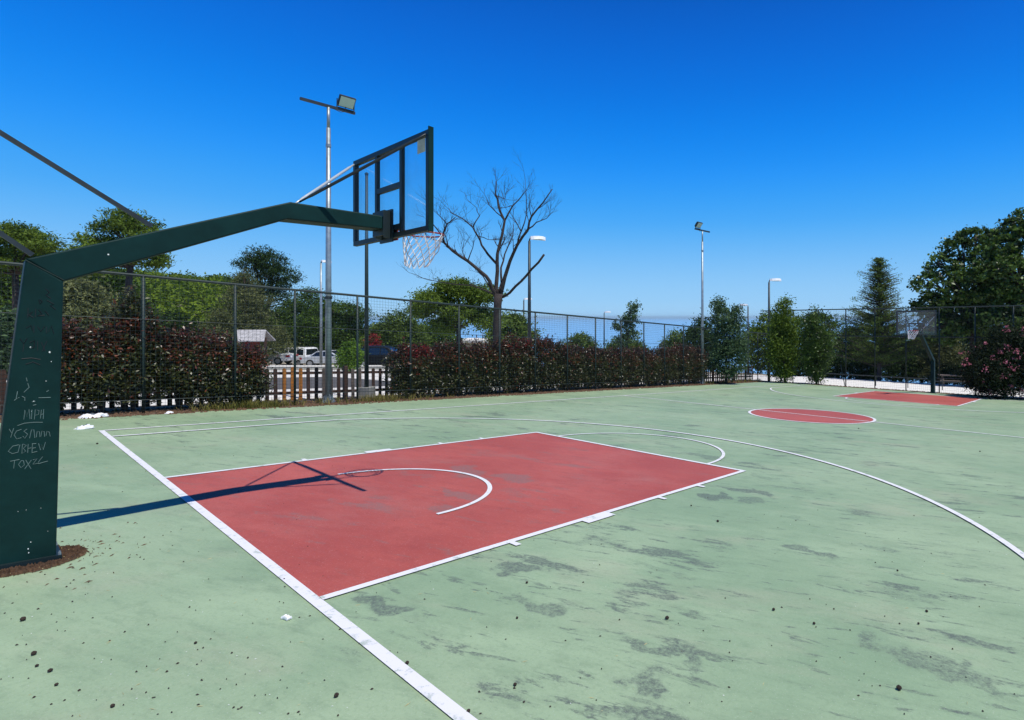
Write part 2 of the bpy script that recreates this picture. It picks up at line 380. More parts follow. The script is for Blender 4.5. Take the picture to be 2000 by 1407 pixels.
def glass_mat():
    m, t, b = nodes_mat('acrylic'); N = t.nodes.new; L = t.links.new
    tp = N('ShaderNodeBsdfTransparent'); tp.inputs[0].default_value = (.93,.965,.98,1)
    gl = N('ShaderNodeBsdfGlossy'); gl.inputs['Roughness'].default_value = .03; gl.inputs[0].default_value = (.9,.95,1,1)
    df = N('ShaderNodeBsdfDiffuse'); df.inputs[0].default_value = (.35,.5,.6,1)
    fr = N('ShaderNodeValue'); fr.outputs[0].default_value = .05
    tc = N('ShaderNodeTexCoord'); n = N('ShaderNodeTexNoise'); n.inputs['Scale'].default_value = 3; n.inputs['Detail'].default_value = 5; L(tc.outputs['Object'], n.inputs['Vector'])
    r = N('ShaderNodeMapRange'); r.inputs[1].default_value = .35; r.inputs[2].default_value = .8; r.inputs[3].default_value = .02; r.inputs[4].default_value = .11; L(n.outputs['Fac'], r.inputs[0])
    m1 = N('ShaderNodeMixShader'); L(r.outputs[0], m1.inputs[0]); L(tp.outputs[0], m1.inputs[1]); L(df.outputs[0], m1.inputs[2])
    m2 = N('ShaderNodeMixShader'); L(fr.outputs[0], m2.inputs[0]); L(m1.outputs[0], m2.inputs[1]); L(gl.outputs[0], m2.inputs[2])
    L(m2.outputs[0], t.nodes['Material Output'].inputs[0]); return m
glass_mat()
def sea_mat():
    m, t, b = nodes_mat('sea_water'); N = t.nodes.new; L = t.links.new
    b.inputs['Base Color'].default_value = (.21,.43,.68,1); b.inputs['Roughness'].default_value = .30; b.inputs['Specular IOR Level'].default_value = .35
    tc = N('ShaderNodeTexCoord'); n = N('ShaderNodeTexNoise'); n.inputs['Scale'].default_value = .05; n.inputs['Detail'].default_value = 8; L(tc.outputs['Object'], n.inputs['Vector'])
    bp = N('ShaderNodeBump'); bp.inputs['Strength'].default_value = .12; bp.inputs['Distance'].default_value = 1; L(n.outputs['Fac'], bp.inputs['Height']); L(bp.outputs[0], b.inputs['Normal'])
    return m
sea_mat()

# ================================================================ SETTING
# sea
n = 96; a = np.linspace(0, 2*math.pi, n, endpoint=False)
rad = [0, 400, 1500, 5000, 12000, 24000]
V = [(0, 0, -34.)]; Fs = []
for r_ in rad[1:]:
    for t_ in a: V.append((r_*math.cos(t_), r_*math.sin(t_), -34.-(r_*r_)/(2*6.4e6)*0.2))
for i in range(n): Fs.append((0, 1+i, 1+(i+1) % n))
for k in range(len(rad)-2):
    for i in range(n): Fs.append((1+k*n+i, 1+(k+1)*n+i, 1+(k+1)*n+(i+1) % n, 1+k*n+(i+1) % n))
link_mesh('sea', V, Fs, M['sea_water'])['kind'] = 'structure'
# terrain grid, fine near, coarse far
xs = np.unique(np.concatenate([np.linspace(-420, -80, 60), np.linspace(-80, 80, 110), np.linspace(80, 420, 50)]))
ys = np.unique(np.concatenate([np.linspace(-60, -10, 12), np.linspace(-10, 90, 90), np.linspace(90, 420, 70)]))
V = np.array([(x, y, terrain(x, y)-0.06) for y in ys for x in xs]); nx = len(xs)
ii, jj = np.meshgrid(np.arange(nx-1), np.arange(len(ys)-1)); k0 = (jj*nx+ii).ravel()
link_mesh('ground', V, np.stack([k0, k0+1, k0+nx+1, k0+nx], 1), M['bare_ground'], smooth=True)['kind'] = 'structure'

def strip(name, poly, m, z):
    return sheet(name, poly, [tuple(range(len(poly)))], m, z)
# green slab, with an uneven worn left edge
edge = [(-9.82+.10*math.sin(y*1.7)+.06*math.sin(y*5.1), y) for y in np.linspace(30.6, -9, 120)]
strip('court', [(16, -9), (16, 30.6)]+edge, GREEN, 0.0)
strip('soil_verge', [(-9.5, -9), (-9.5, 31.6), (-11.9, 31.6), (-11.9, -9)], M['soil'], -0.006)
strip('soil_verge', [(16, 30.4), (16, 31.5), (-9.6, 31.5), (-9.6, 30.4)], M['soil'], -0.010)
strip('pavement', [(-11.9, -9), (-11.9, 33), (-15.7, 33), (-15.7, -9)], M['pale_concrete'], -0.02)
strip('pavement', [(-15.7, -9), (-15.7, 36), (-30, 36), (-30, -9)], M['pale_concrete'], -0.03)
strip('road', [(-15.7, -9), (-15.7, 10.3), (-18.5, 10.6), (-22.4, 9.6), (-22.4, -9)], M['asphalt'], -0.025)
strip('gravel_yard', [(16, 31.5), (16, 41), (2, 43), (-11, 42.5), (-16, 38), (-16, 31.5)], M['gravel_white'], -0.012)

# painted key areas and lines
HW, LN, KL, B2 = 7.53, 28.67, 5.93, 2.45
def arcpoly(cx, cy, r, a0, a1, wd, n=64):
    A = np.linspace(a0, a1, n)
    V = [(cx+(r-wd/2)*math.cos(t), cy+(r-wd/2)*math.sin(t)) for t in A]+[(cx+(r+wd/2)*math.cos(t), cy+(r+wd/2)*math.sin(t)) for t in A]
    return V, [(i, n+i, n+i+1, i+1) for i in range(n-1)]
strip('key_paint', [(-B2, 0), (B2, 0), (B2, KL), (-B2, KL)], RED, .004)
strip('key_paint', [(-B2, LN-KL), (B2, LN-KL), (B2, LN), (-B2, LN)], RED, .004)
strip('centre_circle_paint', [(1.76*math.cos(t), LN/2+1.76*math.sin(t)) for t in np.linspace(0, 2*math.pi, 64, endpoint=False)], RED, .004)
class LB:
    def __init__(s): s.v = []; s.f = []
    def add(s, V, Fs):
        k = len(s.v); s.v += list(V); s.f += [tuple(k+i for i in f) for f in Fs]
    def ln(s, x0, y0, x1, y1): s.add([(x0, y0), (x1, y0), (x1, y1), (x0, y1)], [(0, 1, 2, 3)])
def lines(z, fn, name='court_line'):
    b = LB(); fn(b); return sheet(name, b.v, b.f, WHITE, z)
w2 = .05
lines(.008, lambda b: (b.ln(-HW-.02, -.040, HW, .036), b.ln(-HW-.02, LN-.05, HW, LN+.05)))
lines(.009, lambda b: (b.ln(-HW-.035, .036, -HW+.045, LN-.05), b.ln(HW-.05, .036, HW+.05, LN-.05)))
lines(.0105, lambda b: (b.ln(-HW+.04, LN/2-.035, -1.80, LN/2+.035), b.ln(-1.72, LN/2-.035, 1.72, LN/2+.035), b.ln(1.80, LN/2-.035, HW-.05, LN/2+.035)))
lines(.010, lambda b: b.add(*arcpoly(0, LN/2, 1.80, 0, 2*math.pi, .08, 97)))
def keyl(b, s, o):
    y = lambda v: o+s*v
    b.ln(-B2-.05, y(.036), -B2+.02, y(KL)); b.ln(B2-.02, y(.036), B2+.05, y(KL)); b.ln(-B2-.05, y(KL), B2+.05, y(KL+.07))
    for q in (-1, 1):
        for y0, y1, ww in ((1.60, 1.66, .10), (2.52, 2.93, .10), (3.80, 3.86, .10), (4.65, 4.71, .10)):
            b.ln(q*(B2+.05), y(y0), q*(B2+.05+ww), y(y1))
lines(.0112, lambda b: keyl(b, 1, 0)); lines(.0112, lambda b: keyl(b, -1, LN))
lines(.0122, lambda b: (b.add(*arcpoly(0, KL+.03, 1.80, 0.02, math.pi-.02, .055)), b.add(*arcpoly(0, LN-KL-.03, 1.80, math.pi+.02, 2*math.pi-.02, .055)),
                        b.add(*arcpoly(0, 1.6, 1.25, 0, math.pi, .055))))
XT = 6.62; CYA = 1.32; RA = 7.03; ya = CYA+math.sqrt(RA*RA-XT*XT); a0 = math.atan2(ya-CYA, XT)
def three(b, s, o):
    V, Fs = arcpoly(0, CYA, RA, a0, math.pi-a0, .075, 120)
    b.add([(x, o+s*y) for x, y in V], Fs)
    for q in (-1, 1): b.ln(q*XT-.0375, o+s*.036, q*XT+.0375, o+s*ya)
lines(.0132, lambda b: three(b, 1, 0)); lines(.0132, lambda b: three(b, -1, LN))

# ================================================================ BASKETBALL HOOPS
def hoop(name, label, x0, y0, x1, dirn, prof_post, arm_up, arm_lo, yb, bcx, bz0, bz1, bw, rim, far=False):
    """x0,y0 base; everything given in court coordinates with heights above the court plane at that spot"""
    t = thing(name, CW(x0, y0), ROTC, label, 'basketball hoop', 'basketball hoops of the court')
    P = lambda x, y, h: CW(x, y, h)
    hp, hd = M['hoop_paint'], M['hoop_paint_dark']
    hwid = .085 if far else .13
    def xc(y): return x0+(x1-x0)*(y-y0)/(yb-y0)
    def ribbon(mb, up, lo, wd):
        n_ = len(up); V = []
        for (yu, hu), (yl, hl) in zip(up, lo):
            for q in (-1, 1):
                V.append((xc(yu)+q*wd, yu, hu)); V.append((xc(yl)+q*wd, yl, hl))
        Fs = []
        for i in range(n_-1):
            k = 4*i
            Fs += [(k+2, k+6, k+7, k+3), (k, k+1, k+5, k+4), (k, k+4, k+6, k+2), (k+1, k+3, k+7, k+5)]
        Fs += [(0, 2, 3, 1), (4*(n_-1), 4*(n_-1)+1, 4*(n_-1)+3, 4*(n_-1)+2)]
        mb.add(V, Fs)
    def bev(o, wdt=.012):
        md = o.modifiers.new('bevel', 'BEVEL'); md.width = wdt; md.segments = 2; md.limit_method = 'ANGLE'; return o
    mb = MB(P); ribbon(mb, prof_post[0], prof_post[1], hwid); bev(mb.build('post', hp, t, 'world'))
    mb = MB(P); ribbon(mb, arm_up, arm_lo, hwid*.95); bev(mb.build('arm', hp, t, 'world'))
    # weld seam at the elbow and knee
    mb = MB(P)
    for (yu, hu), (yl, hl) in ((arm_up[0], arm_lo[0]),):
        for q in (-1, 1): mb.tube([(xc(yu)+q*(hwid+.001), yu, hu-.01), (xc(yl)+q*(hwid+.001), yl, hl+.01)], .0025, 5)
    mb.build('weld_seam', M['fence_green'], t, 'world')
    s = dirn
    yl_, yr_ = sorted((prof_post[0][0][0], prof_post[1][0][0]))
    mb = MB(P); mb.box(x0-.16, x0+.16, yl_-.03, yr_+.03, -.02, .05); mb.build('base_plate', hd, t, 'world')
    for qx in (-.148, .148):
        for qy in (yl_-.018, yr_+.018):
            mb = MB(P); mb.lathe([(.010, .0), (.010, .02), (.006, .02), (.006, .03)], (x0+qx, qy, .05), 6); mb.build('bolt', M['galvanised'], t, 'world')
    # mounting head
    ye = arm_up[-1][0]; hm = (arm_up[-1][1]+arm_lo[-1][1])/2; xe = xc(ye)
    mb = MB(P); mb.box(xe-.13, xe+.13, min(ye, ye+s*.02), max(ye, ye+s*.02), hm-.14, hm+.14)
    for q in (-1, 1): mb.box(xe+q*.10-.012, xe+q*.10+.012, min(ye+s*.02, yb-s*.04), max(ye+s*.02, yb-s*.04), hm-.16, hm+.15)
    mb.box(xe-.15, xe+.15, min(yb-s*.04, yb-s*.022), max(yb-s*.04, yb-s*.022), hm-.2, hm+.17)
    mb.build('mounting_bracket', hd, t, 'world')
    # backboard
    L_, R_ = bcx-bw/2, bcx+bw/2; fy0, fy1 = (yb-.022, yb+.022)
    ft = .085 if far else .055
    mb = MB(P)
    mb.box(L_, R_, fy0, fy1, bz0, bz0+ft); mb.box(L_, R_, fy0, fy1, bz1-ft, bz1)
    mb.box(L_, L_+ft, fy0-.002, fy1+.002, bz0+ft, bz1-ft); mb.box(R_-ft, R_, fy0-.002, fy1+.002, bz0+ft, bz1-ft)
    fr = mb.build('backboard_frame', hd, t, 'world')
    mb = MB(P)
    zi = bz0+.12; zt = zi+.47
    if far:
        mb.box(bcx-.30, bcx+.30, fy0+.004, fy1-.004, zi, zi+.05); mb.box(bcx-.30, bcx+.30, fy0+.004, fy1-.004, zt-.05, zt)
        for q in (-1, 1): mb.box(bcx+q*.30-.025, bcx+q*.30+.025, fy0+.006, fy1-.006, zi, zt)
    else:
        for q in (-1, 1): mb.box(bcx+q*.30-.025, bcx+q*.30+.025, fy0+.002, fy1-.002, bz0+ft, bz1-ft)
        mb.box(bcx-.275, bcx+.275, fy0+.004, fy1-.004, zi-.03, zi+.03); mb.box(bcx-.275, bcx+.275, fy0+.004, fy1-.004, zt-.03, zt+.03)
    mb.build('target_frame', hd, t, 'world')
    mb = MB(P); yy = yb+s*.030; mb.box(L_+.01, R_-.01, min(yy, yy-s*.012), max(yy, yy-s*.012), bz0+.01, bz1-.01)
    mb.build('backboard_panel', M['acrylic'], t, 'world')
    if not far:
        mb = MB(P); mb.box(R_-.24, R_-.075, yb-.0175, yb-.016, bz1-.22, bz1-.075); mb.build('sticker', M['sticker'], t, 'world')
        mb = MB(P); mb.box(R_+.001, R_+.012, yb-.028, yb+.028, bz0-.01, bz1+.03); mb.build('edge_trim', M['hoop_paint'], t, 'world')
    # struts from the arm to the top corners
    mb0 = None
    ks = arm_up[1] if not far else (arm_up[1][0]+.2*(ye-arm_up[1][0]), arm_up[1][1])
    for q in ((-1, 1) if not far else (1,)):
        mb = MB(P)
        st = (xc(ks[0])+q*.05, ks[0]+s*.10, ks[1]+.03)
        en = (bcx+q*(bw/2-.04), yb-s*.03, bz1-.05 if not far else bz1-.25)
        st_, en_ = np.array(st), np.array(en); d = en_-st_
        mb.tube([st_, st_+d*.06, st_+d*.10, st_+d*.90, st_+d*.94, en_], [.010, .011, .0165, .0165, .011, .010], 8)
        mb.build('strut', M['galvanised_light'] if q < 0 or far else M['dark_steel'], t, 'world', smooth=True)  # near right strut: its shaded side is put into the colour as darker steel
    # ring, ring plate, net
    rx, ry, rh = rim; rr = .228
    cr_ = CW(rx, ry, rh)
    hx, hy = np.array([math.cos(ROTC), math.sin(ROTC), 0]), np.array([-math.sin(ROTC), math.cos(ROTC), 0])
    def ringpt(a_, r=rr, dz=0.0): return cr_+hx*r*math.cos(a_)+hy*r*math.sin(a_)+np.array([0, 0, dz])
    mb = MB(); mb.tube([ringpt(a_) for a_ in np.linspace(0, 2*math.pi, 33)], .0095, 8, cap=False)
    rg = mb.build('ring', M['rim_red'], t, 'world', smooth=True)
    mb = MB()
    pb = cr_-hy*s*abs(ry-yb-s*.03)
    base = pb
    mb.add([base+hx*x-np.array([0, 0, z])+hy*s*yy_ for x in (-.11, .11) for z in (-.03, .12) for yy_ in (0, .012)], [(0,1,3,2),(4,6,7,5),(0,4,5,1),(2,3,7,6),(0,2,6,4),(1,5,7,3)])
    for q in (-1, 1):
        mb.tube([base+hx*q*.09-np.array([0,0,.0]), ringpt(-s*math.pi/2+q*.45)], .010, 6)
        mb.tube([base+hx*q*.09-np.array([0,0,.10]), ringpt(-s*math.pi/2+q*.75)], .008, 6)
    mb.build('ring_bracket', M['rim_red'], t, 'world')
    mb = MB(); nk = 12; rows = 5; ln_ = .40
    sway = hx*(-.075)+hy*(-.055)
    def npnt(i, j):
        a_ = 2*math.pi*(i+.5*(j % 2))/nk; f_ = j/rows
        r = rr*(1-f_)**.8+.118*(1-(1-f_)**.8)
        jit = .010*math.sin(i*2.3+j*1.7)
        return ringpt(a_, r+jit, -ln_*(f_**.85)-.012*math.sin(i*1.1+j*3))+sway*f_
    for j in range(rows):
        for i in range(nk):
            i2 = i if j % 2 else i-1
            for tgt in (i2, i2+1):
                p0, p1 = npnt(i, j), npnt(tgt, j+1); pm = (p0+p1)/2+np.array([0, 0, -.006])
                mb.tube([p0, pm, p1], .0052 if not far else .007, 5)
    for i in range(nk): mb.tube([ringpt(2*math.pi*i/nk, rr, .012), ringpt(2*math.pi*i/nk, rr+.004, -.012)], .007, 5)
    mb.build('net', M['net_white'], t, 'world')
    return t, xc, hwid

hoopA, xcA, hwA = hoop('basketball_hoop', 'large dark green steel basketball hoop with clear backboard, scratched post at the left edge', .15, -1.2, .30, 1,
    (((-1.46, .0), (-1.245, 2.37)), ((-1.085, .0), (-1.045, 2.22))),
    ((-1.245, 2.37), (.52, 3.20), (1.42, 3.24)), ((-1.045, 2.22), (.49, 3.02), (1.42, 3.09)),
    1.55, .30, 3.01, 4.08, 1.82, (.32, 1.96, 3.14))
hoop('basketball_hoop', 'small far basketball hoop with bent pole at the opposite baseline', -.05, 30.45, -.09, -1,
    (((30.62, .0), (30.56, 1.78)), ((30.28, .0), (30.33, 1.68))),
    ((30.56, 1.78), (27.9, 3.10), (27.25, 3.14)), ((30.33, 1.68), (27.9, 2.96), (27.25, 3.02)),
    27.1, -.09, 2.92, 4.12, 1.80, (-.09, 26.6, 3.12), far=True)
# back stays of the near hoop, running back and up from arm and elbow
P = lambda x, y, h: CW(x, y, h)
for (a_, b_, wd) in (((.10, -.49, 2.79), (.10, -3.05, 4.40), .034), ((.10, -1.2, 2.42), (.10, -3.05, 4.36-.35), .034)):
    mb = MB(P); mb.beam(a_, b_, wd, wd); mb.build('back_stay', M['dark_steel'], hoopA, 'world')
# writing scratched and drawn on the near post (face towards +x): strokes in photo-measured face coordinates
def face(px, py):
    y = -1.385+px*.00268; h = 2.36-(py-505)*.004155
    return y, h
def zz(X, Y): return face(X/2.2, 500+Y/2.2)
def strokes(lst, r, m, name):
    mb = MB(P)
    for s_ in lst:
        pts = [zz(X, Y) for X, Y in s_]
        pts = [(xcA(y)+hwA+.0005, y, h) for y, h in pts]
        mb.tube(pts, r, 4)
    return mb.build(name, m, hoopA, 'world')
strokes([[(108,660),(112,622),(120,650),(130,620),(134,660)],[(142,622),(140,660)],[(152,662),(156,622),(172,626),(170,642),(154,646)],[(178,660),(182,624)],[(180,645),(192,640)],[(190,662),(192,622)],
  [(82,684),(110,676),(150,674),(188,676)],
  [(48,696),(58,712)],[(66,694),(54,730)],[(98,700),(78,706),(68,722),(78,738),(98,734)],[(122,700),(108,708),(124,722),(112,738),(104,728)],[(132,738),(140,704),(150,704),(154,738)],[(160,736),(164,712),(174,714),(176,736)],[(180,734),(184,712),(194,714),(196,736)],[(202,732),(206,714),(216,718),(220,736)],
  [(88,762),(62,766),(44,786),(60,796),(84,792),(92,762)],[(102,760),(100,798),(116,790),(106,778),(118,766),(104,760)],[(126,762),(124,798)],[(126,780),(140,778)],[(142,762),(160,762)],[(144,780),(158,779)],[(142,798),(164,795)],[(144,762),(142,798)],[(170,762),(178,790),(184,768),(190,790),(200,758)],
  [(52,826),(90,822)],[(70,824),(66,856)],[(96,828),(86,842),(96,856),(110,846),(106,828),(96,828)],[(116,826),(138,864)],[(140,828),(112,862)],[(146,828),(164,824),(146,846),(170,844)],[(188,818),(170,838),(168,846),(210,838)]], .0022, M['scratch'], 'graffiti')
strokes([[(200,122),(216,136),(202,148),(224,162)],[(206,170),(236,184),(220,190),(244,206)],[(176,168),(186,176),(176,186),(172,170)],[(126,206),(124,246),(144,220),(128,232),(148,244)],[(158,206),(156,242)],[(170,210),(184,226),(166,236),(196,232)],[(198,214),(214,232)],[(118,288),(138,276),(144,296)],[(150,276),(150,306)],[(166,280),(180,300),(196,278)],[(204,280),(204,306)],[(212,300),(226,276),(236,308)],
  [(92,332),(108,352),(122,330)],[(108,352),(104,384)],[(134,346),(154,338),(150,368),(134,366)],[(166,340),(166,380)],[(182,344),(198,380)],[(206,338),(186,382)],[(98,414),(140,410),(178,416)],[(116,436),(146,426),(176,438)]], .0028, M['marker'], 'graffiti')
strokes([[(118,490),(122,505)],[(124,512),(130,530),(108,550)],[(82,545),(76,575),(90,570)],[(68,582),(80,574)],[(170,574),(222,574)],[(204,550),(214,544)],[(100,566),(112,572),(112,584)],[(142,590),(156,588)],[(146,604),(160,602)]], .0026, M['scratch'], 'graffiti')
mb = MB(P)
for X, Y, r_ in ((218,385,.012),(136,366,.010),(225,424,.006),(150,588,.008),(202,505,.006),(140,628,.004),(126,1190,.009),(128,1206,.008),(137,1164,.007),(118,1030,.004),(84,1032,.004),(180,1030,.004),(210,1130,.004)):
    y, h = zz(X, Y); mb.add([(xcA(y)+hwA+.0015, y+r_*.4*math.cos(q)*(1+.4*math.sin(3*q+X)), h+r_*.65*math.sin(q)) for q in np.linspace(0, 2*math.pi, 7)[:-1]]+[(xcA(y)+hwA-.001, y+r_*.4*math.cos(q), h+r_*.65*math.sin(q)) for q in np.linspace(0, 2*math.pi, 7)[:-1]],
        [tuple(range(6))]+[(i, (i+1) % 6, 6+(i+1) % 6, 6+i) for i in range(6)])
y, h = face(222, 478); mb.add([(xcA(y)+hwA*.95+.002, y+.006*math.cos(q), h+.007*math.sin(q)) for q in np.linspace(0, 2*math.pi, 7)[:-1]], [tuple(range(6))])
mb.build('paint_chips', M['chip'], hoopA, 'world')

# ================================================================ FENCES
def wire_mesh(p0, p1, h0, h1, dv, dh, r, fn):
    """triangular wires in the vertical plane from p0 to p1 (court coordinates)"""
    V = []; Fs = []
    def seg(a_, b_):
        k = len(V); d = b_-a_; d = d/np.linalg.norm(d)
        x = np.cross(d, [.31, .52, .79]); x /= np.linalg.norm(x); y = np.cross(d, x)
        for q in (a_, b_):
            for j in range(3):
                t = 2*math.pi*j/3; V.append(q+r*(math.cos(t)*x+math.sin(t)*y))
        for j in range(3): Fs.append((k+j, k+(j+1) % 3, k+3+(j+1) % 3, k+3+j))
    ln_ = math.hypot(p1[0]-p0[0], p1[1]-p0[1]); nv = int(ln_/dv)
    for i in range(nv+1):
        f_ = i/nv; x = p0[0]+(p1[0]-p0[0])*f_; y = p0[1]+(p1[1]-p0[1])*f_
        seg(fn(x, y, h0), fn(x, y, h1))
    nh = int((h1-h0)/dh); ns = max(1, int(ln_/2.5))
    for j in range(nh+1):
        h = h0+(h1-h0)*j/nh
        for i in range(ns):
            a_, b_ = i/ns, (i+1)/ns; sag = .006*math.sin(i*3+j)
            seg(fn(p0[0]+(p1[0]-p0[0])*a_, p0[1]+(p1[1]-p0[1])*a_, h+sag*(i > 0)), fn(p0[0]+(p1[0]-p0[0])*b_, p0[1]+(p1[1]-p0[1])*b_, h+.006*math.sin((i+1)*3+j)))
    return np.array(V), np.array(Fs)
XF = -10.2
fl = thing('mesh_fence', CW(XF, 0), ROTC, 'long dark green wire mesh fence running behind the hedges on the left', 'fence')
posts = [-5.7,-4.05,-2.4,-.72,.96,2.68,4.01,5.63,7.24,8.94,10.58,12.22,13.87,15.5,17.15,18.78,20.4,22.03,23.7,25.35,26.99,28.58,30.17]
for y in posts:
    mb = MB(P); mb.tube([(XF, y, -.1), (XF, y, 3.11)], .030, 8); mb.build('fence_post', M['fence_green'], fl, 'world', smooth=True)
mb = MB(P); mb.tube([(XF, -7, 3.13), (XF, 31.45, 3.10)], .032, 8); mb.build('top_rail', M['fence_green'], fl, 'world')
mb = MB(P); mb.tube([(XF+.03, -7, 2.14), (XF+.03, 31.45, 2.1)], .007, 6); mb.tube([(XF+.03, -7, .30), (XF+.03, 31.45, .30)], .007, 6); mb.build('tension_wire', M['fence_wire'], fl, 'world')
V, Fs = wire_mesh((XF+.028, -7), (XF+.028, 31.45), .05, 3.09, .085, .085, .0026, lambda x, y, h: CW(x, y, h))
link_mesh('wire_mesh', V, Fs, M['fence_wire'], fl, 'world')
YF = 31.3
ff = thing('mesh_fence', CW(0, YF), ROTC, 'tall dark wire mesh fence behind the far hoop', 'fence')
for k in range(15):
    x = -10.0+1.68*k; hh = 4.58
    mb = MB(P); mb.tube([(x, YF, -.1), (x, YF, hh)], .032, 8); mb.build('fence_post', M['fence_green'], ff, 'world', smooth=True)
for h, r_, nm in ((4.6, .03, 'top_rail'), (3.0, .026, 'middle_rail')):
    mb = MB(P); mb.tube([(-10.6, YF+.01, h), (14, YF+.01, h)], r_, 8); mb.build(nm, M['fence_green'], ff, 'world')
mb = MB(P); mb.tube([(-5.0, YF-.03, .0), (-5.25, YF-.03, 1.3)], .022, 6); mb.build('brace', M['fence_green'], ff, 'world'); mb = MB(P); mb.tube([(-8.3, YF-.03, 3.0), (-9.95, YF-.03, 1.5)], .02, 6); mb.build('brace', M['fence_green'], ff, 'world')
V, Fs = wire_mesh((-10.6, YF-.03), (14, YF-.03), .05, 4.56, .10, .10, .0026, lambda x, y, h: CW(x, y, h))
link_mesh('wire_mesh', V, Fs, M['fence_wire'], ff, 'world')
# wooden picket fences
def picket(y0, y1, label):
    t = thing('picket_fence', CW(-11.15, (y0+y1)/2), ROTC, label, 'fence', 'brown picket fence beyond the mesh')
    mb = MB(P)
    for h in (.22, .78): mb.box(-11.20, -11.14, y0, y1, h, h+.07)
    mb.build('rail', M['wood_brown'], t, 'world')
    y = y0; i = 0
    while y < y1:
        if i % 12 == 11:
            mb = MB(P); mb.bbox(-11.26, -11.12, y, y+.12, -.1, 1.02, .02); mb.build('fence_post', M['wood_brown'], t, 'world')
        else:
            ht = .93+random.uniform(-.03, .03); tl = random.uniform(-.012, .012)
            mb = MB(P); xx = -11.12
            mb.add([(xx, y, .04), (xx+.022, y, .04), (xx+.022, y+.09, .04), (xx, y+.09, .04), (xx, y+tl, ht), (xx+.022, y+tl, ht), (xx+.022, y+.09+tl, ht), (xx, y+.09+tl, ht), (xx, y+.02+tl, ht+.03), (xx+.022, y+.02+tl, ht+.03), (xx+.022, y+.07+tl, ht+.03), (xx, y+.07+tl, ht+.03)],
                   [(0,3,2,1),(0,1,5,4),(1,2,6,5),(2,3,7,6),(3,0,4,7),(4,5,9,8),(5,6,10,9),(6,7,11,10),(7,4,8,11),(8,9,10,11)])
            px = PX+F*(CW(-11.12, y)[0]-CAM[0])/(CW(-11.12, y)[1]-CAM[1])
            m = M['wood_orange'] if 550 < px < 596 else (M['wood_grey'] if random.random() < .25 else M['wood_brown'])
            o = mb.build('picket', m, t, 'world')
            if 550 < px < 596: o['label'] = 'newer orange picket'
        y += .205; i += 1
picket(-4.0, 7.3, 'brown picket fence section with three orange pickets near the tall floodlight pole')
picket(7.3, 19.2, 'brown picket fence section hidden behind the long middle hedge')
picket(19.2, 31.2, 'brown picket fence section reaching the far court corner')

# ================================================================ POLES AND LAMPS
def floodpole(label, x, y, h, lampdir, rb=.085):
    t = thing('floodlight_pole', CW(x, y), ROTC, label, 'floodlight', 'tall floodlight poles along the left fence')
    mb = MB(); mb.tube([(0,0,0), (0,0,h*.45), (0,0,h*.93)], [rb, rb*.86, rb*.66], 14); mb.tube([(0,0,h*.93), (0,0,h)], [rb*.5, rb*.5], 12)
    mb.build('pole', M['galvanised'], t, smooth=True)
    mb = MB(); mb.lathe([(rb*2.1, 0), (rb*2.1, .03), (rb*1.15, .03), (rb*1.15, .16)], (0,0,0), 16)
    for k in range(6):
        a_ = k*math.pi/3; c_, s_ = math.cos(a_), math.sin(a_)
        mb.add([(rb*c_-.006*s_, rb*s_+.006*c_, .03), (rb*2*c_-.006*s_, rb*2*s_+.006*c_, .03), (rb*c_-.006*s_, rb*s_+.006*c_, .25), (rb*c_+.006*s_, rb*s_-.006*c_, .03), (rb*2*c_+.006*s_, rb*2*s_-.006*c_, .03), (rb*c_+.006*s_, rb*s_-.006*c_, .25)], [(0,1,2),(3,5,4),(1,4,5,2),(0,2,5,3)])
    mb.build('base_flange', M['galvanised'], t)
    mb = MB(); mb.tube([(0,0,h*.865), (0,0,h*.875)], [rb*.82, rb*.82], 12); mb.build('clamp', M['galvanised'], t)
    mb = MB(); mb.tube([(0,0,h*.35), (0,0,h*.36)], [rb*1.15, rb*1.15], 12); mb.tube([(rb*.8,.02,h*.355),(rb*2.6,.02,h*.36)], .012, 6); mb.build('clamp', M['dark_steel'], t)
    mb = MB(); mb.box(-.035, .035, -.72, .72, h, h+.07); mb.build('crossarm', M['dark_steel'], t)
    # floodlight: box on a yoke, tilted towards the court
    c = np.array([.08, lampdir*.46, h+.27]); tilt = R(38)
    ux = np.array([math.cos(-tilt), 0, math.sin(-tilt)]); uz = np.array([math.sin(tilt), 0, math.cos(tilt)]); uy = np.array([0, 1, 0])
    def bx_(mb, a0, a1, b0, b1, c0, c1):
        V = [c+ux*a_+uy*b_+uz*c_ for a_, b_, c_ in ((a0,b0,c0),(a1,b0,c0),(a1,b1,c0),(a0,b1,c0),(a0,b0,c1),(a1,b0,c1),(a1,b1,c1),(a0,b1,c1))]
        mb.add(V, [(0,3,2,1),(4,5,6,7),(0,1,5,4),(1,2,6,5),(2,3,7,6),(3,0,4,7)])
    mb = MB(); bx_(mb, -.05, .03, -.215, .215, -.165, .165)
    for k in range(7): bx_(mb, -.10, -.05, -.20+.065*k, -.19+.065*k, -.14, .14)
    mb.tube([(0, lampdir*.46-.235, h+.07), (.02, lampdir*.46-.235, h+.33)], .014, 6); mb.tube([(0, lampdir*.46+.235, h+.07), (.02, lampdir*.46+.235, h+.33)], .014, 6); mb.tube([(0, lampdir*.46-.235, h+.085), (0, lampdir*.46+.235, h+.085)], .014, 6)
    hd_ = mb.build('floodlight_head', M['dark_steel'], t)
    mb = MB(); bx_(mb, .031, .036, -.195, .195, -.145, .145); g = mb.build('lens', M['lamp_glass'], hd_)
    mb = MB(); mb.tube([(.02, lampdir*.46, h+.15), (.07, lampdir*.42, h-.02), (.05, lampdir*.30, h-.06), (.01, lampdir*.12, h+.0)], .008, 5); mb.build('cable', M['dark_steel'], t)
    return t
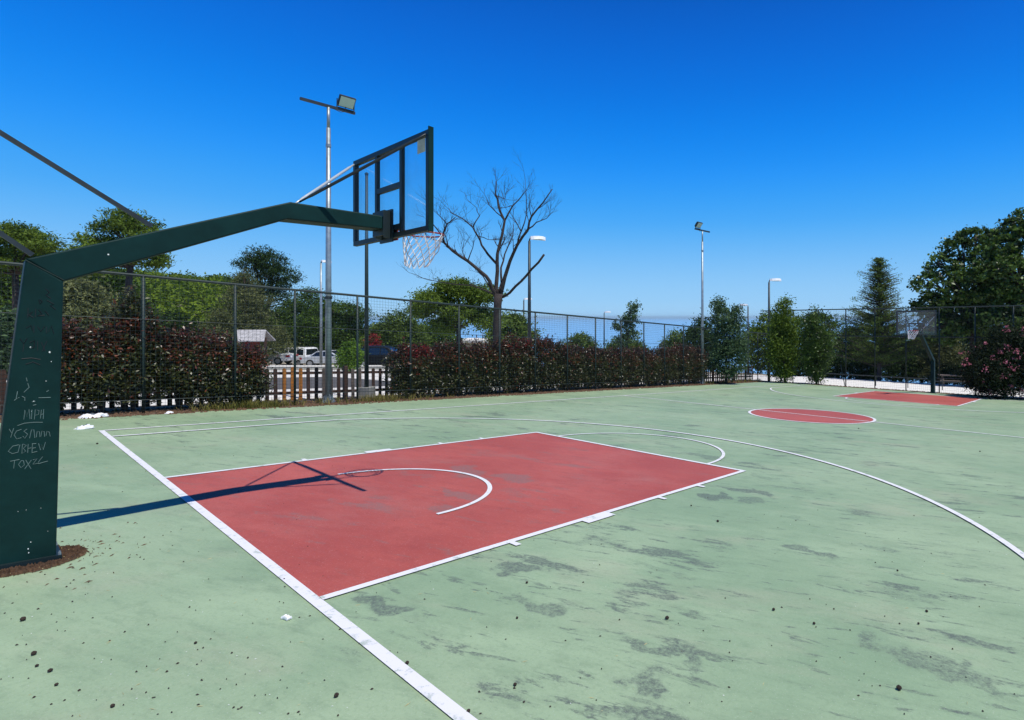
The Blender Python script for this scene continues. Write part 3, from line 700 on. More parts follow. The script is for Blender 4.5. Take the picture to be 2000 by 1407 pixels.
floodpole('tall galvanised floodlight pole standing left of the near backboard', -10.42, 4.93, 8.45, 1)
floodpole('tall floodlight pole at the right end of the long hedge, far from camera', -10.4, 24.11, 8.5, -1, .08)
def lamp(label, px, d, h, ang, m='dark_steel', conc=False):
    k_ = .68 if conc else 1.0
    p = at(px, d); t = thing('street_lamp', p, ang, label, 'street lamp', 'street lamps around the court')
    mb = MB(); mb.tube([(0,0,-.1), (0,0,h*.5), (0,0,h-.05)], [.095*k_, .080*k_, .060*k_], 10); mb.build('pole', M[m], t, smooth=True)
    mb = MB(); mb.tube([(0,0,h-.08), (.02,0,h+.05), (.16,0,h+.10), (.3,0,h+.10)], [.04,.038,.034,.03], 8)
    mb.build('bracket', M['dark_steel'], t, smooth=True)
    mb = MB()
    prof = [(.04,-.04,.07),(.18,-.02,.15),(.42,.0,.19),(.66,.0,.17),(.82,-.03,.08)]
    V = []
    for x, z, w_ in prof:
        V += [(x, -w_, h+.06+z), (x, -w_*.7, h+.22+z), (x, w_*.7, h+.22+z), (x, w_, h+.06+z)]
    Fs = []
    for k in range(len(prof)-1):
        for j in range(4): Fs.append((4*k+j, 4*k+(j+1) % 4, 4*(k+1)+(j+1) % 4, 4*(k+1)+j))
    Fs += [(3,2,1,0), (16,17,18,19)]
    mb.add(V, Fs); hd_ = mb.build('lamp_head', M['lamp_white'], t, smooth=False)
    mb = MB(); mb.box(.25, .68, -.09, .09, h+.035, h+.058); mb.build('lens', M['lamp_glass'], hd_)
    if conc:
        mb = MB(); mb.bbox(-.19, .19, -.19, .19, -.05, .36, .015); mb.build('concrete_base', M['grey_concrete'], t)
    return t
lamp('short street lamp with white head beside the silver car', 627, 38, 7.1, R(75), 'galvanised')
lamp('street lamp with white head right beside the bare dead tree', 1034, 27, 7.0, R(35))
lamp('smaller street lamp farther off just left of the lamp by the dead tree', 1023, 54, 7.0, R(35))
lamp('distant street lamp above the hedge, next to the thin leafy sapling', 1180, 70, 7.0, R(0))
lamp('street lamp with white head right of the tall upright shrub', 1461, 52.5, 7.0, R(160))
lamp('street lamp at the far left corner of the court fence', 1502, 36.3, 6.55, R(10))
p_ = at(716, 17.2); t = thing('slender_pole', p_, 0, 'slender dark green pole on a concrete block, its top hidden behind the near backboard', 'pole')
mb = MB(); mb.tube([(0,0,-.1), (0,0,3.6), (0,0,7.0)], [.066, .054, .042], 10); mb.build('pole', M['fence_green'], t, smooth=True)
mb = MB(); mb.lathe([(.05, 6.98), (.055, 7.0), (.055, 7.04), (.02, 7.07)], (0,0,0), 12); mb.build('cap', M['fence_green'], t)
mb = MB(); mb.bbox(-.19, .19, -.19, .19, -.05, .36, .015); mb.build('concrete_base', M['grey_concrete'], t)

# ================================================================ FOLIAGE
def leaf_cloud(C_, size, asp, up=0.3, jit=.35, rg=rng):
    n_ = len(C_); a_ = rg.normal(size=(n_, 3)); a_ /= np.linalg.norm(a_, axis=1)[:, None]
    q = rg.normal(size=(n_, 3)); q[:, 2] += up*2; nrm = q/np.linalg.norm(q, axis=1)[:, None]
    a_ -= nrm*np.sum(a_*nrm, 1)[:, None]; a_ /= np.linalg.norm(a_, axis=1)[:, None]+1e-9
    b_ = np.cross(nrm, a_); s_ = size*(1+jit*rg.uniform(-1, 1, n_))[:, None]
    V = np.stack([C_-a_*s_, C_+b_*s_*asp-a_*s_*.1+nrm*s_*.12, C_+a_*s_, C_-b_*s_*asp-a_*s_*.1+nrm*s_*.12], 1).reshape(-1, 3)
    return V, np.arange(n_*4).reshape(-1, 4)
def clusters(blobs, ncl, per, spread, shell=.55, flat=1.0, rg=rng):
    vol = np.array([b[3]*b[4]*b[5] for b in blobs])**.67; vol /= vol.sum()
    idx = rg.choice(len(blobs), ncl, p=vol); B_ = np.array(blobs)[idx]
    d = rg.normal(size=(ncl, 3)); d /= np.linalg.norm(d, axis=1)[:, None]
    r = (shell+(1-shell)*rg.uniform(0, 1, ncl)**.6)[:, None]*rg.uniform(.86, 1.12, (ncl, 1))
    c = B_[:, :3]+d*B_[:, 3:6]*r
    sp = spread*rg.uniform(.5, 1.4, (ncl, 1, 1))
    pts = c[:, None, :]+rg.normal(size=(ncl, per, 3))*sp*np.array([1, 1, flat])
    return pts.reshape(-1, 3)
def tree(name, label, cat, base, blobs, ncl, per, spread, lsize, lm, asp=.45, trunk_r=.14, trunk_h=None, flat=.6, shell=.5, group=None, bark='bark', lean=(0, 0), up=.3, extra=None, limbs=True):
    """blobs: (x, y, z, rx, ry, rz) relative to the base"""
    t = thing(name, base, 0, label, cat, group)
    ctr = np.mean([b[:3] for b in blobs], 0); zlo = min(b[2]-b[5] for b in blobs); th = trunk_h or max(.3, zlo+.3*(ctr[2]-zlo))
    mb = MB(); j = np.array([lean[0], lean[1], th])
    pts = [np.array([0, 0, -.2]), np.array([lean[0]*.3+.04, lean[1]*.3, th*.5]), j]
    mb.tube(pts, [trunk_r*1.3, trunk_r, trunk_r*.85], 8)
    if limbs:
        for b in blobs:
            e = np.array([b[0]+random.uniform(-.2, .2)*b[3], b[1]+random.uniform(-.2, .2)*b[4], b[2]+.4*b[5]]); m_ = j+(e-j)*.5+np.array([random.uniform(-.2, .2), random.uniform(-.2, .2), .1*(e-j)[2]])
            mb.tube([j-np.array([0, 0, .15]), m_, e], [trunk_r*.6, trunk_r*.38, trunk_r*.12], 6)
            for k in range(3):
                e2 = np.array(b[:3])+np.array([random.uniform(-1, 1)*b[3], random.uniform(-1, 1)*b[4], random.uniform(-.2, .9)*b[5]])*.8
                mb.tube([m_, (m_+e2)/2+np.array([0, 0, .1]), e2], [trunk_r*.3, trunk_r*.2, trunk_r*.07], 5)
    mb.build('trunk', M[bark], t, smooth=True)
    pts = clusters(blobs, ncl, per, spread, shell, flat)
    V, Fs = leaf_cloud(pts, lsize, asp, up)
    link_mesh('crown', V, Fs, M[lm], t)
    return t
def px_tree(label, px, d, pyt, half_px, blobs_rel, **k):
    """blobs_rel in units: x,y,z scaled by half width / height; makes a tree standing at column px at distance d, its top in row pyt"""
    b = at(px, d); H = hgt(pyt, d, b[2]); Wd = half_px/F*d
    bl = [(x*Wd, y*Wd, z*H, rx*Wd, ry*Wd, rz*H) for x, y, z, rx, ry, rz in blobs_rel]
    k['ncl'] = int(k['ncl']*(2.1 if k.get('name') == 'shrub' else 1.75)); k.setdefault('name', 'tree'); k.setdefault('cat', 'tree'); nm = k.pop('name')
    return tree(nm, label, k.pop('cat'), b, bl, **k)
ROUND = [(0,0,.72,.75,.75,.26),(-.5,.1,.60,.50,.6,.20),(.5,-.1,.58,.52,.6,.20),(.1,0,.88,.4,.4,.13),(-.2,-.3,.48,.6,.5,.16)]
UMB = [(.05,0,.95,.34,.4,.035),(-.30,.1,.88,.34,.4,.045),(.42,-.1,.90,.34,.4,.04),(-.62,.1,.79,.36,.4,.05),(.70,-.1,.83,.32,.4,.04),(.15,.3,.78,.45,.5,.05),(-.25,-.4,.70,.45,.4,.05),(.45,.2,.68,.40,.4,.05),(-.6,-.2,.62,.30,.4,.05)]
UPR = [(-.15,0,.28,.75,.8,.26),(.35,0,.42,.62,.6,.22),(-.35,.1,.55,.55,.6,.20),(.25,0,.68,.50,.5,.16),(-.25,0,.80,.34,.4,.12),(.15,0,.90,.20,.2,.09),(-.55,0,.38,.4,.4,.12)]
CONE = [(0,0,.18,1,1,.14),(.05,0,.34,.85,.85,.13),(-.05,0,.50,.66,.66,.12),(.03,0,.66,.48,.48,.11),(0,0,.81,.3,.3,.10),(0,0,.93,.14,.14,.07)]
MASS = [(0,0,.5,.9,.8,.42),(-.5,0,.45,.5,.6,.4),(.5,0,.45,.5,.6,.38),(.1,0,.82,.5,.5,.2)]

# --- red-tipped hedge bushes
def bush(label, x, y, H, wx, wy, ncl, group, redf=.5, bright=0.0, peak=None, foot=.05):
    t = thing('photinia_bush', CW(x, y), ROTC, label, 'bush', group)
    mb = MB()
    for k in range(5):
        a_ = random.uniform(0, 6.28); mb.tube([(0, 0, -.05), (.2*math.cos(a_)*wx, .2*math.sin(a_)*wy, H*.35), (.5*math.cos(a_)*wx, .5*math.sin(a_)*wy, H*.75)], [.03, .022, .01], 6)
    mb.build('stem', M['bark'], t)
    bl = [(0,0,H*.52,wx,wy,H*.42),(0,-wy*.4,H*.66,wx*.75,wy*.6,H*.27),(.05,wy*.45,H*.62,wx*.75,wy*.6,H*.30),(.05,0,H*.22,wx*.9,wy*1.0,H*.22),(0,wy*.3,H*.35,wx*.9,wy*.8,H*.3)]
    if peak: bl += [(0, 0, H*.80, wx*.55, wy*.42, H*.22), (0, 0, H*.93, wx*.30, wy*.22, H*.12)]
    pts = clusters(bl, int(ncl*2.3), 16, .080, .42, .9); pts = pts[pts[:, 2] > foot*(1+.8*np.sin(pts[:, 1]*9+x*3+y*2))*rng.uniform(.6, 1.2, len(pts))]
    top = pts[pts[:, 2] > np.percentile(pts[:, 2], 88)]; sh = top[rng.integers(0, len(top), 34)]
    shoots = [q_+np.array([rng.normal()*.012, rng.normal()*.012, j_*.026]) for q_ in sh for j_ in range(int(rng.integers(3, 11)))]
    pts = np.concatenate([pts, shoots])
    V, Fs = leaf_cloud(pts, .043, .42, .35)
    hz = pts[:, 2]/H; nz = np.sin(pts[:, 1]*3.1+x)*.08+np.sin(pts[:, 0]*5)*.05
    nz = nz+.16*np.sin(pts[:, 1]*11+pts[:, 2]*7)*np.sin(pts[:, 0]*9+pts[:, 2]*5+y*3); pr = np.clip((hz+nz-.56)*3.2, 0, 1)*redf+.07
    if peak: pr = np.where((hz > .8), .08, pr)
    mi = (rng.uniform(size=len(pts)) < pr).astype(int)
    if bright > 0:
        c = (np.abs(pts[:, 1]-.1) < .5) & (hz > .74) & (pts[:, 0] > -.1) & (rng.uniform(size=len(pts)) < bright); mi[c] = 2
    link_mesh('foliage', V, Fs, [M['leaf_hedge'], M['leaf_red'], M['leaf_bright_red']], t, midx=mi)
ordn = ['first', 'second', 'third', 'fourth', 'fifth', 'sixth', 'seventh', 'eighth', 'ninth', 'tenth', 'eleventh', 'twelfth', 'thirteenth', 'fourteenth']
g1 = 'red-tipped bushes of the short hedge behind the near post'
for i, (y, H, pk, l) in enumerate([(-.35, 2.15, None, 'reddish bush in the left hedge touching the hoop post edge'), (.35, 2.05, None, 'second bush of the left hedge, red on top'), (.85, 2.72, 1, 'tallest bush of the left hedge with a green pointed top'),
        (1.65, 2.1, None, 'fourth bush of the left hedge, red topped'), (2.3, 1.95, None, 'fifth bush of the left hedge, sparse at its foot'), (2.95, 1.62, None, 'low last bush of the left hedge beside the picket fence gap')]):
    bush(l, -10.62, y, H, .46, .50, 330, g1, .65, 0, pk, .34 if i < 4 else .2)
g2 = 'red-tipped bushes of the long hedge'
for i in range(13):
    y = 7.55+i*1.345
    H = [1.80, 1.95, 2.05, 2.30, 2.35, 2.1, 2.0, 1.98, 1.98, 2.0, 2.12, 2.28, 2.2][i]
    bush('%s bush from the left in the long red tipped hedge' % ordn[i], -10.66, y, H, .50, .88, 430 if i < 6 else 330, g2, .62, .55 if i == 0 else (.2 if i == 3 else 0))

# --- bare dead tree, limbs measured from the photo, spread in depth
dt_base = CW(-11.6, 10.6)
ddp = dt_base[1]-CAM[1]
dt = thing('dead_tree', dt_base, 0, 'bare leafless dead tree with forked branches behind the long hedge', 'tree')
sc_ = F/ddp; bx0 = PX+sc_*(dt_base[0]-CAM[0])
def dp(X, Y, yy):
    px, py = X/3.0575+760, Y/3.0575+340
    k = (ddp+yy)/F
    return np.array([(px-PX)*k+CAM[0]-dt_base[0], yy, (PY-py)*k+CAM[2]-dt_base[2]])
mb = MB()
mb.tube([np.array([0, 0, -.2]), dp(642, 1150, 0), dp(645, 900, .0), dp(648, 780, 0), dp(655, 715, 0)], [.21, .17, .155, .15, .165], 12)
limbs = [([(640,740),(612,680),(580,612),(470,520),(380,460),(330,412),(318,375),(345,300),(392,262)], .085, -1.2),
 ([(330,412),(295,400),(250,385)], .03, -1.2), ([(318,375),(262,300),(248,220)], .028, -1.4), ([(345,300),(300,250),(280,215)], .02, -1.5),
 ([(645,740),(642,640),(645,520),(655,440),(690,280),(652,190),(636,120),(638,45)], .085, .3),
 ([(690,280),(738,190),(800,122),(828,80)], .035, .4), ([(690,280),(640,230),(600,190),(568,120)], .028, .5), ([(640,130),(690,150),(700,110)], .02, .3), ([(738,190),(700,200),(684,150)], .02, .4),
 ([(660,740),(690,620),(722,520),(765,425),(830,330),(850,255),(920,170),(975,90)], .080, -.6),
 ([(830,330),(878,290),(940,266),(985,220)], .028, -.6), ([(765,425),(788,345),(742,262),(728,240)], .032, -.4), ([(850,255),(838,190),(845,165)], .02, -.6), ([(788,345),(820,240),(812,30)], .026, .2),
 ([(655,720),(672,650),(668,560),(690,480),(735,380),(742,300)], .055, 1.2),
 ([(645,540),(590,480),(552,425),(530,372),(500,320),(440,268),(375,235),(350,205)], .050, .9), ([(530,372),(590,392),(655,392)], .02, .9), ([(500,320),(540,250),(520,200),(465,150)], .024, .9), ([(470,520),(500,440),(505,390)], .022, -.8), ([(470,520),(440,470),(430,420)], .018, -1.),
 ([(680,735),(720,710),(790,640),(850,570),(925,482)], .052, -1.0),
 ([(630,720),(560,610),(515,575)], .035, 1.4),
 ([(620,715),(560,690),(480,665),(330,650),(200,622),(120,590)], .035, 2.2)]
rnd = random.Random(5)
def twig(p, d, ln_, r, lv):
    q = p+d*ln_*.5+np.array([rnd.uniform(-.05, .05) for _ in range(3)])*ln_; e = q+d*ln_*.5+np.array([0, 0, .08*ln_])
    mb.tube([p, q, e], [r, r*.75, r*.45], 4, cap=False)
    if lv > 0:
        for k in range(rnd.choice((2, 3))):
            dd = d+np.array([rnd.uniform(-.8, .8), rnd.uniform(-.8, .8), rnd.uniform(-.35, .7)]); dd /= np.linalg.norm(dd)
            twig(p+(e-p)*rnd.uniform(.45, 1), dd, ln_*rnd.uniform(.5, .8), r*.55, lv-1)
for pts, r0, yy in limbs:
    n_ = len(pts); P3 = []
    for i, (X, Y) in enumerate(pts):
        f_ = i/(n_-1); st = 0 if pts[0][1] > 700 else abs(yy)*.7*(1 if yy > 0 else -1)
        P3.append(dp(X, Y, st+(yy-st)*f_))
    fine = []
    for i in range(n_-1):
        fine.append(P3[i]); m_ = (P3[i]+P3[i+1])/2+np.array([rnd.uniform(-.03, .03) for _ in range(3)]); fine.append(m_)
    fine.append(P3[-1]); m_ = len(fine)
    thick = pts[-1] == (925,482)
    rr_ = [r0*1.0*(1-(.25 if thick else .80)*i/(m_-1)) for i in range(m_)]
    mb.tube(fine, rr_, 8 if r0 > .04 else 6)
    if thick: 
        for k in range(4): twig(fine[3+k], np.array([rnd.uniform(-.5,.5), rnd.uniform(-.5,.5), .7]), .15, .006, 0)
        continue
    for i in range(2 if r0 < .04 else 5, m_):
        for k in range(2 if r0 < .04 else (2 if i % 2 else 1)):
            d = fine[i]-fine[i-1]; d /= np.linalg.norm(d)+1e-9; d = d+np.array([rnd.uniform(-.9, .9), rnd.uniform(-.9, .9), rnd.uniform(-.2, .7)]); d /= np.linalg.norm(d)
            if rnd.random() < .8: twig(fine[i], d, rnd.uniform(.25, .55), max(.007, rr_[i]*.35), 3)
mb.build('branches', M['bark_dead'], dt, smooth=True)

# --- trees beyond the left fence
gB = 'green trees beyond the court fences'
px_tree('flat crowned green acacia rising above the arm at the far left edge', 30, 33, 436, 84, UMB, ncl=330, per=26, spread=.22, lsize=.10, lm='leaf_acacia', asp=.3, trunk_r=.16, group=gB)
px_tree('spreading acacia with feathery crown seen over the sloping arm', 238, 31, 408, 84, UMB, ncl=340, per=26, spread=.20, lsize=.10, lm='leaf_acacia', asp=.3, trunk_r=.16, group=gB, lean=(.5, 0))
t_ = at(165, 30.5)
px_tree('wide green pine under the crown of the far left acacia', 40, 46, 478, 80, MASS, ncl=330, per=24, spread=.36, lsize=.14, lm='leaf_pine', group=gB)
px_tree('wide green pine filling in below the feathery acacia', 200, 48, 500, 85, MASS, ncl=360, per=24, spread=.36, lsize=.14, lm='leaf_pine', group=gB)
px_tree('light green small tree between near post and left hedge', 150, 24, 545, 70, ROUND, ncl=260, per=22, spread=.22, lsize=.08, lm='leaf_cedar', group=gB)
px_tree('dark tall pine with clumpy top behind the cedar', 515, 62, 482, 66, [(-.15,0,.93,.4,.4,.07),(-.4,.1,.84,.45,.5,.07),(.2,0,.85,.5,.5,.08),(.5,0,.72,.5,.5,.10),(-.1,0,.66,.8,.7,.12),(.2,0,.45,.8,.7,.18),(0,0,.25,.8,.7,.15)], ncl=520, per=26, spread=.35, lsize=.15, lm='leaf_dark', asp=.25, trunk_r=.25, group=gB)
px_tree('pale grey green cedar with drooping layered branches', 478, 48, 522, 82, CONE, ncl=620, per=26, spread=.32, lsize=.11, lm='leaf_cedar', asp=.25, trunk_r=.2, flat=.35, group=gB)
px_tree('round dark pine just left of the floodlight pole', 600, 60, 566, 62, MASS, ncl=420, per=24, spread=.4, lsize=.15, lm='leaf_pine', asp=.3, group=gB)
px_tree('spreading pine standing behind the white and silver cars', 655, 58, 590, 70, UMB+[(0,0,.45,.8,.8,.3)], ncl=420, per=24, spread=.4, lsize=.14, lm='leaf_pine', asp=.3, group=gB)
px_tree('low bushy green tree over the parked silver car', 700, 60, 640, 70, MASS, ncl=360, per=22, spread=.4, lsize=.14, lm='leaf_olive', group=gB)
px_tree('olive green tree above the black van roof', 775, 56, 612, 62, MASS, ncl=380, per=22, spread=.36, lsize=.13, lm='leaf_olive', group=gB)
px_tree('darker tree behind the black van, partly behind hedge', 838, 60, 628, 60, MASS, ncl=320, per=22, spread=.36, lsize=.13, lm='leaf_pine', group=gB)
px_tree('leafy green tree with wide crown directly behind the dead tree', 895, 27, 548, 84, [(-.05,0,.93,.45,.5,.07),(.45,.1,.86,.5,.5,.09),(-.55,-.1,.80,.42,.5,.10),(-.85,0,.70,.22,.3,.07),(.1,0,.68,.55,.5,.08),(-.35,.2,.55,.35,.4,.08),(.6,.2,.62,.35,.4,.10)], ncl=420, per=26, spread=.20, lsize=.085, lm='leaf_acacia', asp=.35, trunk_r=.13, group=gB)
px_tree('small round tree between dead tree and street lamp', 1000, 42, 612, 48, ROUND, ncl=260, per=20, spread=.28, lsize=.11, lm='leaf_olive', group=gB)
px_tree('low rounded green tree above the hedge in front of the sea', 1130, 62, 652, 40, MASS, ncl=260, per=20, spread=.3, lsize=.12, lm='leaf_olive', group=gB)
px_tree('low green tree behind the thin sapling over the hedge', 1222, 58, 655, 48, MASS, ncl=260, per=20, spread=.3, lsize=.12, lm='leaf_olive', group=gB)
px_tree('thin leafy sapling sticking up above the long hedge', 1224, 30, 590, 27, [(.5,0,.93,.35,.4,.06),(.3,0,.80,.5,.5,.08),(-.5,0,.72,.5,.5,.10),(.2,0,.62,.6,.5,.09),(-.3,0,.52,.4,.4,.08)], ncl=75, per=20, spread=.13, lsize=.07, lm='leaf_blue', trunk_r=.05, group=gB)
px_tree('small yellow green tree behind the end of the hedge', 1318, 50, 648, 30, MASS, ncl=200, per=20, spread=.25, lsize=.11, lm='leaf_olive', group=gB)
px_tree('dark leafy tree behind the far floodlight pole', 1368, 42, 622, 36, MASS, ncl=300, per=20, spread=.25, lsize=.10, lm='leaf_dark', group=gB)
px_tree('tall upright light green shrub right of the far floodlight pole', 1418, 31.2, 577, 38, [(.1,0,.28,.95,.8,.24),(.15,0,.50,.85,.7,.22),(-.2,0,.72,.60,.5,.16),(-.35,0,.88,.32,.3,.11),(.55,0,.76,.35,.4,.14)], name='shrub', cat='shrub', ncl=360, per=20, spread=.15, lsize=.065, lm='leaf_blue', trunk_r=.06, group=gB)
px_tree('olive coloured tree sloping behind the corner lamp post', 1500, 58, 612, 52, MASS, ncl=340, per=20, spread=.4, lsize=.14, lm='leaf_forest', group=gB)
px_tree('upright bushy shrub at the far left corner of the court', 1532, 34.6, 580, 31, UPR, name='shrub', cat='shrub', ncl=400, per=20, spread=.21, shell=.75, lsize=.07, lm='leaf_acacia', trunk_r=.06, group=gB)
px_tree('narrow dark upright shrub left of the far hoop', 1594, 34.0, 600, 27, [(0,0,.16,.40,.5,.14),(-.25,0,.34,.6,.6,.18),(.45,0,.42,.55,.5,.20),(.75,.1,.58,.35,.4,.12),(.05,0,.58,.6,.6,.18),(-.30,0,.72,.34,.4,.13),(-.1,0,.84,.22,.3,.10),(-.05,0,.95,.10,.1,.05)], name='shrub', cat='shrub', ncl=400, per=20, spread=.21, shell=.75, lsize=.065, lm='leaf_plane', trunk_r=.06, group=gB)
px_tree('flat topped pine far behind the two corner shrubs', 1590, 66, 612, 55, UMB+[(0,0,.4,.7,.7,.3)], ncl=360, per=20, spread=.4, lsize=.14, lm='leaf_pine', group=gB)
def conifer(label, px, d, pyt, half, ncl):
    b = at(px, d); H = hgt(pyt, d, b[2]); Wd = half/F*d
    t = thing('conifer', b, 0, label, 'tree', gB); mb = MB(); mb.tube([(0,0,-.2), (.05,0,H*.5), (0,0,H*.97)], [.2, .13, .02], 8); P_ = []
    for k in range(ncl):
        f_ = rng.uniform(.12, 1)**.8; z = H*f_; a_ = rng.uniform(0, 6.28); r = Wd*(1-f_)**.62*rng.uniform(.35, 1.22)*(1 if f_ < .6 else .85)*(1+.22*math.sin(a_*2+f_*9))
        p1 = np.array([r*math.cos(a_), r*math.sin(a_), z+r*rng.uniform(.0, .35)]); p0 = np.array([0, 0, z-r*.15])
        mb.tube([p0, p1], [.03, .008], 4, cap=False)
        dens = .9 if f_ < .55 else .22
        for q in np.linspace(.35, 1, 6):
            if rng.uniform() < dens: P_.append((p0+(p1-p0)*q)+rng.normal(size=(12, 3))*np.array([.16, .16, .07])+np.array([0, 0, -.04]))
    mb.build('trunk', M['bark'], t)
    V, Fs = leaf_cloud(np.concatenate(P_), .085, .25, .2); link_mesh('crown', V, Fs, M['leaf_olive'], t)
conifer('sparse conifer with thin see-through top left of the far hoop', 1717, 43, 504, 104, 760)
px_tree('dark cedar like tree right behind the far backboard', 1835, 46, 592, 62, CONE, ncl=520, per=24, spread=.32, lsize=.11, lm='leaf_cedar', asp=.28, flat=.4, group=gB)
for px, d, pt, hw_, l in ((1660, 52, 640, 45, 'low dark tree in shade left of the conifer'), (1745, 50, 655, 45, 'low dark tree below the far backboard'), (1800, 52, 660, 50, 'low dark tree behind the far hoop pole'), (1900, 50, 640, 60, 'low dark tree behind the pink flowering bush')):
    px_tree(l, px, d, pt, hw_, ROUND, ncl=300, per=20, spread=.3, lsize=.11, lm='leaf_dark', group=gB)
PL = [(.05,0,.93,.26,.3,.06),(-.22,.1,.86,.26,.3,.08),(.38,-.1,.86,.30,.3,.08),(.10,-.3,.78,.34,.3,.09),(-.5,0,.76,.25,.3,.07),(-.74,0,.64,.24,.3,.07),(-.42,-.3,.62,.34,.3,.09),(.65,0,.72,.34,.4,.10),(.15,0,.62,.5,.6,.12),(.7,.1,.52,.4,.4,.14),(-.6,.1,.50,.30,.4,.08),(-.25,0,.46,.45,.5,.10),(.3,0,.38,.6,.6,.12),(-.55,-.1,.36,.35,.4,.09)]
px_tree('big leafy plane tree reaching high above the tall far fence', 1900, 40, 442, 118, PL, ncl=620, per=24, spread=.20, shell=.72, lsize=.13, lm='leaf_plane', asp=.6, trunk_r=.25, group=gB)
px_tree('tallest dark green tree cut off by the right edge', 2010, 37, 400, 108, PL, ncl=620, per=24, spread=.20, shell=.72, lsize=.13, lm='leaf_plane', asp=.6, trunk_r=.25, group=gB)
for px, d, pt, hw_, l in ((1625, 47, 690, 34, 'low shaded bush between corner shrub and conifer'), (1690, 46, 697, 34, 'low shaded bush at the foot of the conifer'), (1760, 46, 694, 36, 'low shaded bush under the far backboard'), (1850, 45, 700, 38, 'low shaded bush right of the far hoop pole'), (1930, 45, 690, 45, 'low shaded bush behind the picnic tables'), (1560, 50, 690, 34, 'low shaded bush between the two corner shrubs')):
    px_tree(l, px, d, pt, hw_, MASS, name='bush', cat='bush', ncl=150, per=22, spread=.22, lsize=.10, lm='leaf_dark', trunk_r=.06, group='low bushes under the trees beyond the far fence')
for px, d, pt, hw_, l, lm in ((600, 66, 632, 70, 'low woodland tree behind the white estate car', 'leaf_pine'), (735, 66, 640, 60, 'low woodland tree between bright bush and black van', 'leaf_olive'), (800, 68, 640, 60, 'low woodland tree right of the black van', 'leaf_pine'), (430, 60, 620, 70, 'dark tree behind the last bushes of the left hedge', 'leaf_dark'), (330, 55, 615, 70, 'dark tree behind the middle of the left hedge', 'leaf_dark'), (665, 64, 655, 60, 'dark low tree filling the gap behind the silver car', 'leaf_dark')):
    px_tree(l, px, d, pt, hw_, MASS, ncl=260, per=22, spread=.36, lsize=.15, lm=lm, group=gB)
# oleander with pink flowers
ob = CW(3.15, 30.3)
t = tree('oleander_bush', 'large dark oleander bush with pink flowers right of the far hoop', 'bush', ob,
     [(-.1,0,1.5,1.9,1.4,1.45),(-.9,-.3,1.2,1.2,1.2,1.2),(1.2,0,1.9,1.8,1.4,1.5),(.4,0,2.6,1.3,1.1,.95),(2.6,-.6,1.7,1.6,1.5,1.7)], 2600, 20, .16, .075, 'leaf_ole', .28, .07, .4, .8, .45)
pts = clusters([(-.1,0,1.6,2.0,1.5,1.5),(-.9,-.3,1.4,1.3,1.3,1.2),(1.2,0,2.0,1.9,1.5,1.55),(.4,0,2.7,1.4,1.2,.95)], 110, 14, .07, .97, .8)
V, Fs = leaf_cloud(pts, .045, .8, .3); link_mesh('flowers', V, Fs, M['petal'], t)
# bushes in the parking area
px_tree('bright green round bush beside the silver car', 683, 31, 668, 22, MASS, name='bush', cat='bush', ncl=110, per=22, spread=.12, lsize=.07, lm='leaf_bright', trunk_r=.04)
px_tree('small red flowering shrub above the black van', 727, 49, 652, 17, ROUND, name='bush', cat='bush', ncl=60, per=20, spread=.14, lsize=.08, lm='leaf_bright_red', trunk_r=.05)
px_tree('dark grey green bush left of the near hoop post', 10, 20, 610, 50, MASS, name='bush', cat='bush', ncl=240, per=22, spread=.2, lsize=.08, lm='leaf_blue', trunk_r=.05)
# wooded hill: one mass
pts = []; 
for k in range(1500):
    px = rng.uniform(-80, 640); d = rng.uniform(75, 165); q = at(px, d)
    r = rng.uniform(1.6, 3.4); 
    dd = rng.normal(size=(60, 3)); dd /= np.linalg.norm(dd, axis=1)[:, None]; dd[:, 2] = np.abs(dd[:, 2])
    pts.append(q+dd*r*np.array([1, 1, .8])*rng.uniform(.8, 1.1, (60, 1))+np.array([0, 0, .6+1.5*rng.uniform()]))
V, Fs = leaf_cloud(np.concatenate(pts), .34, .5, .5)
tag(link_mesh('forest', V, Fs, M['leaf_forest']), 'dense pine wood covering the hill at left', 'forest', kind='stuff')

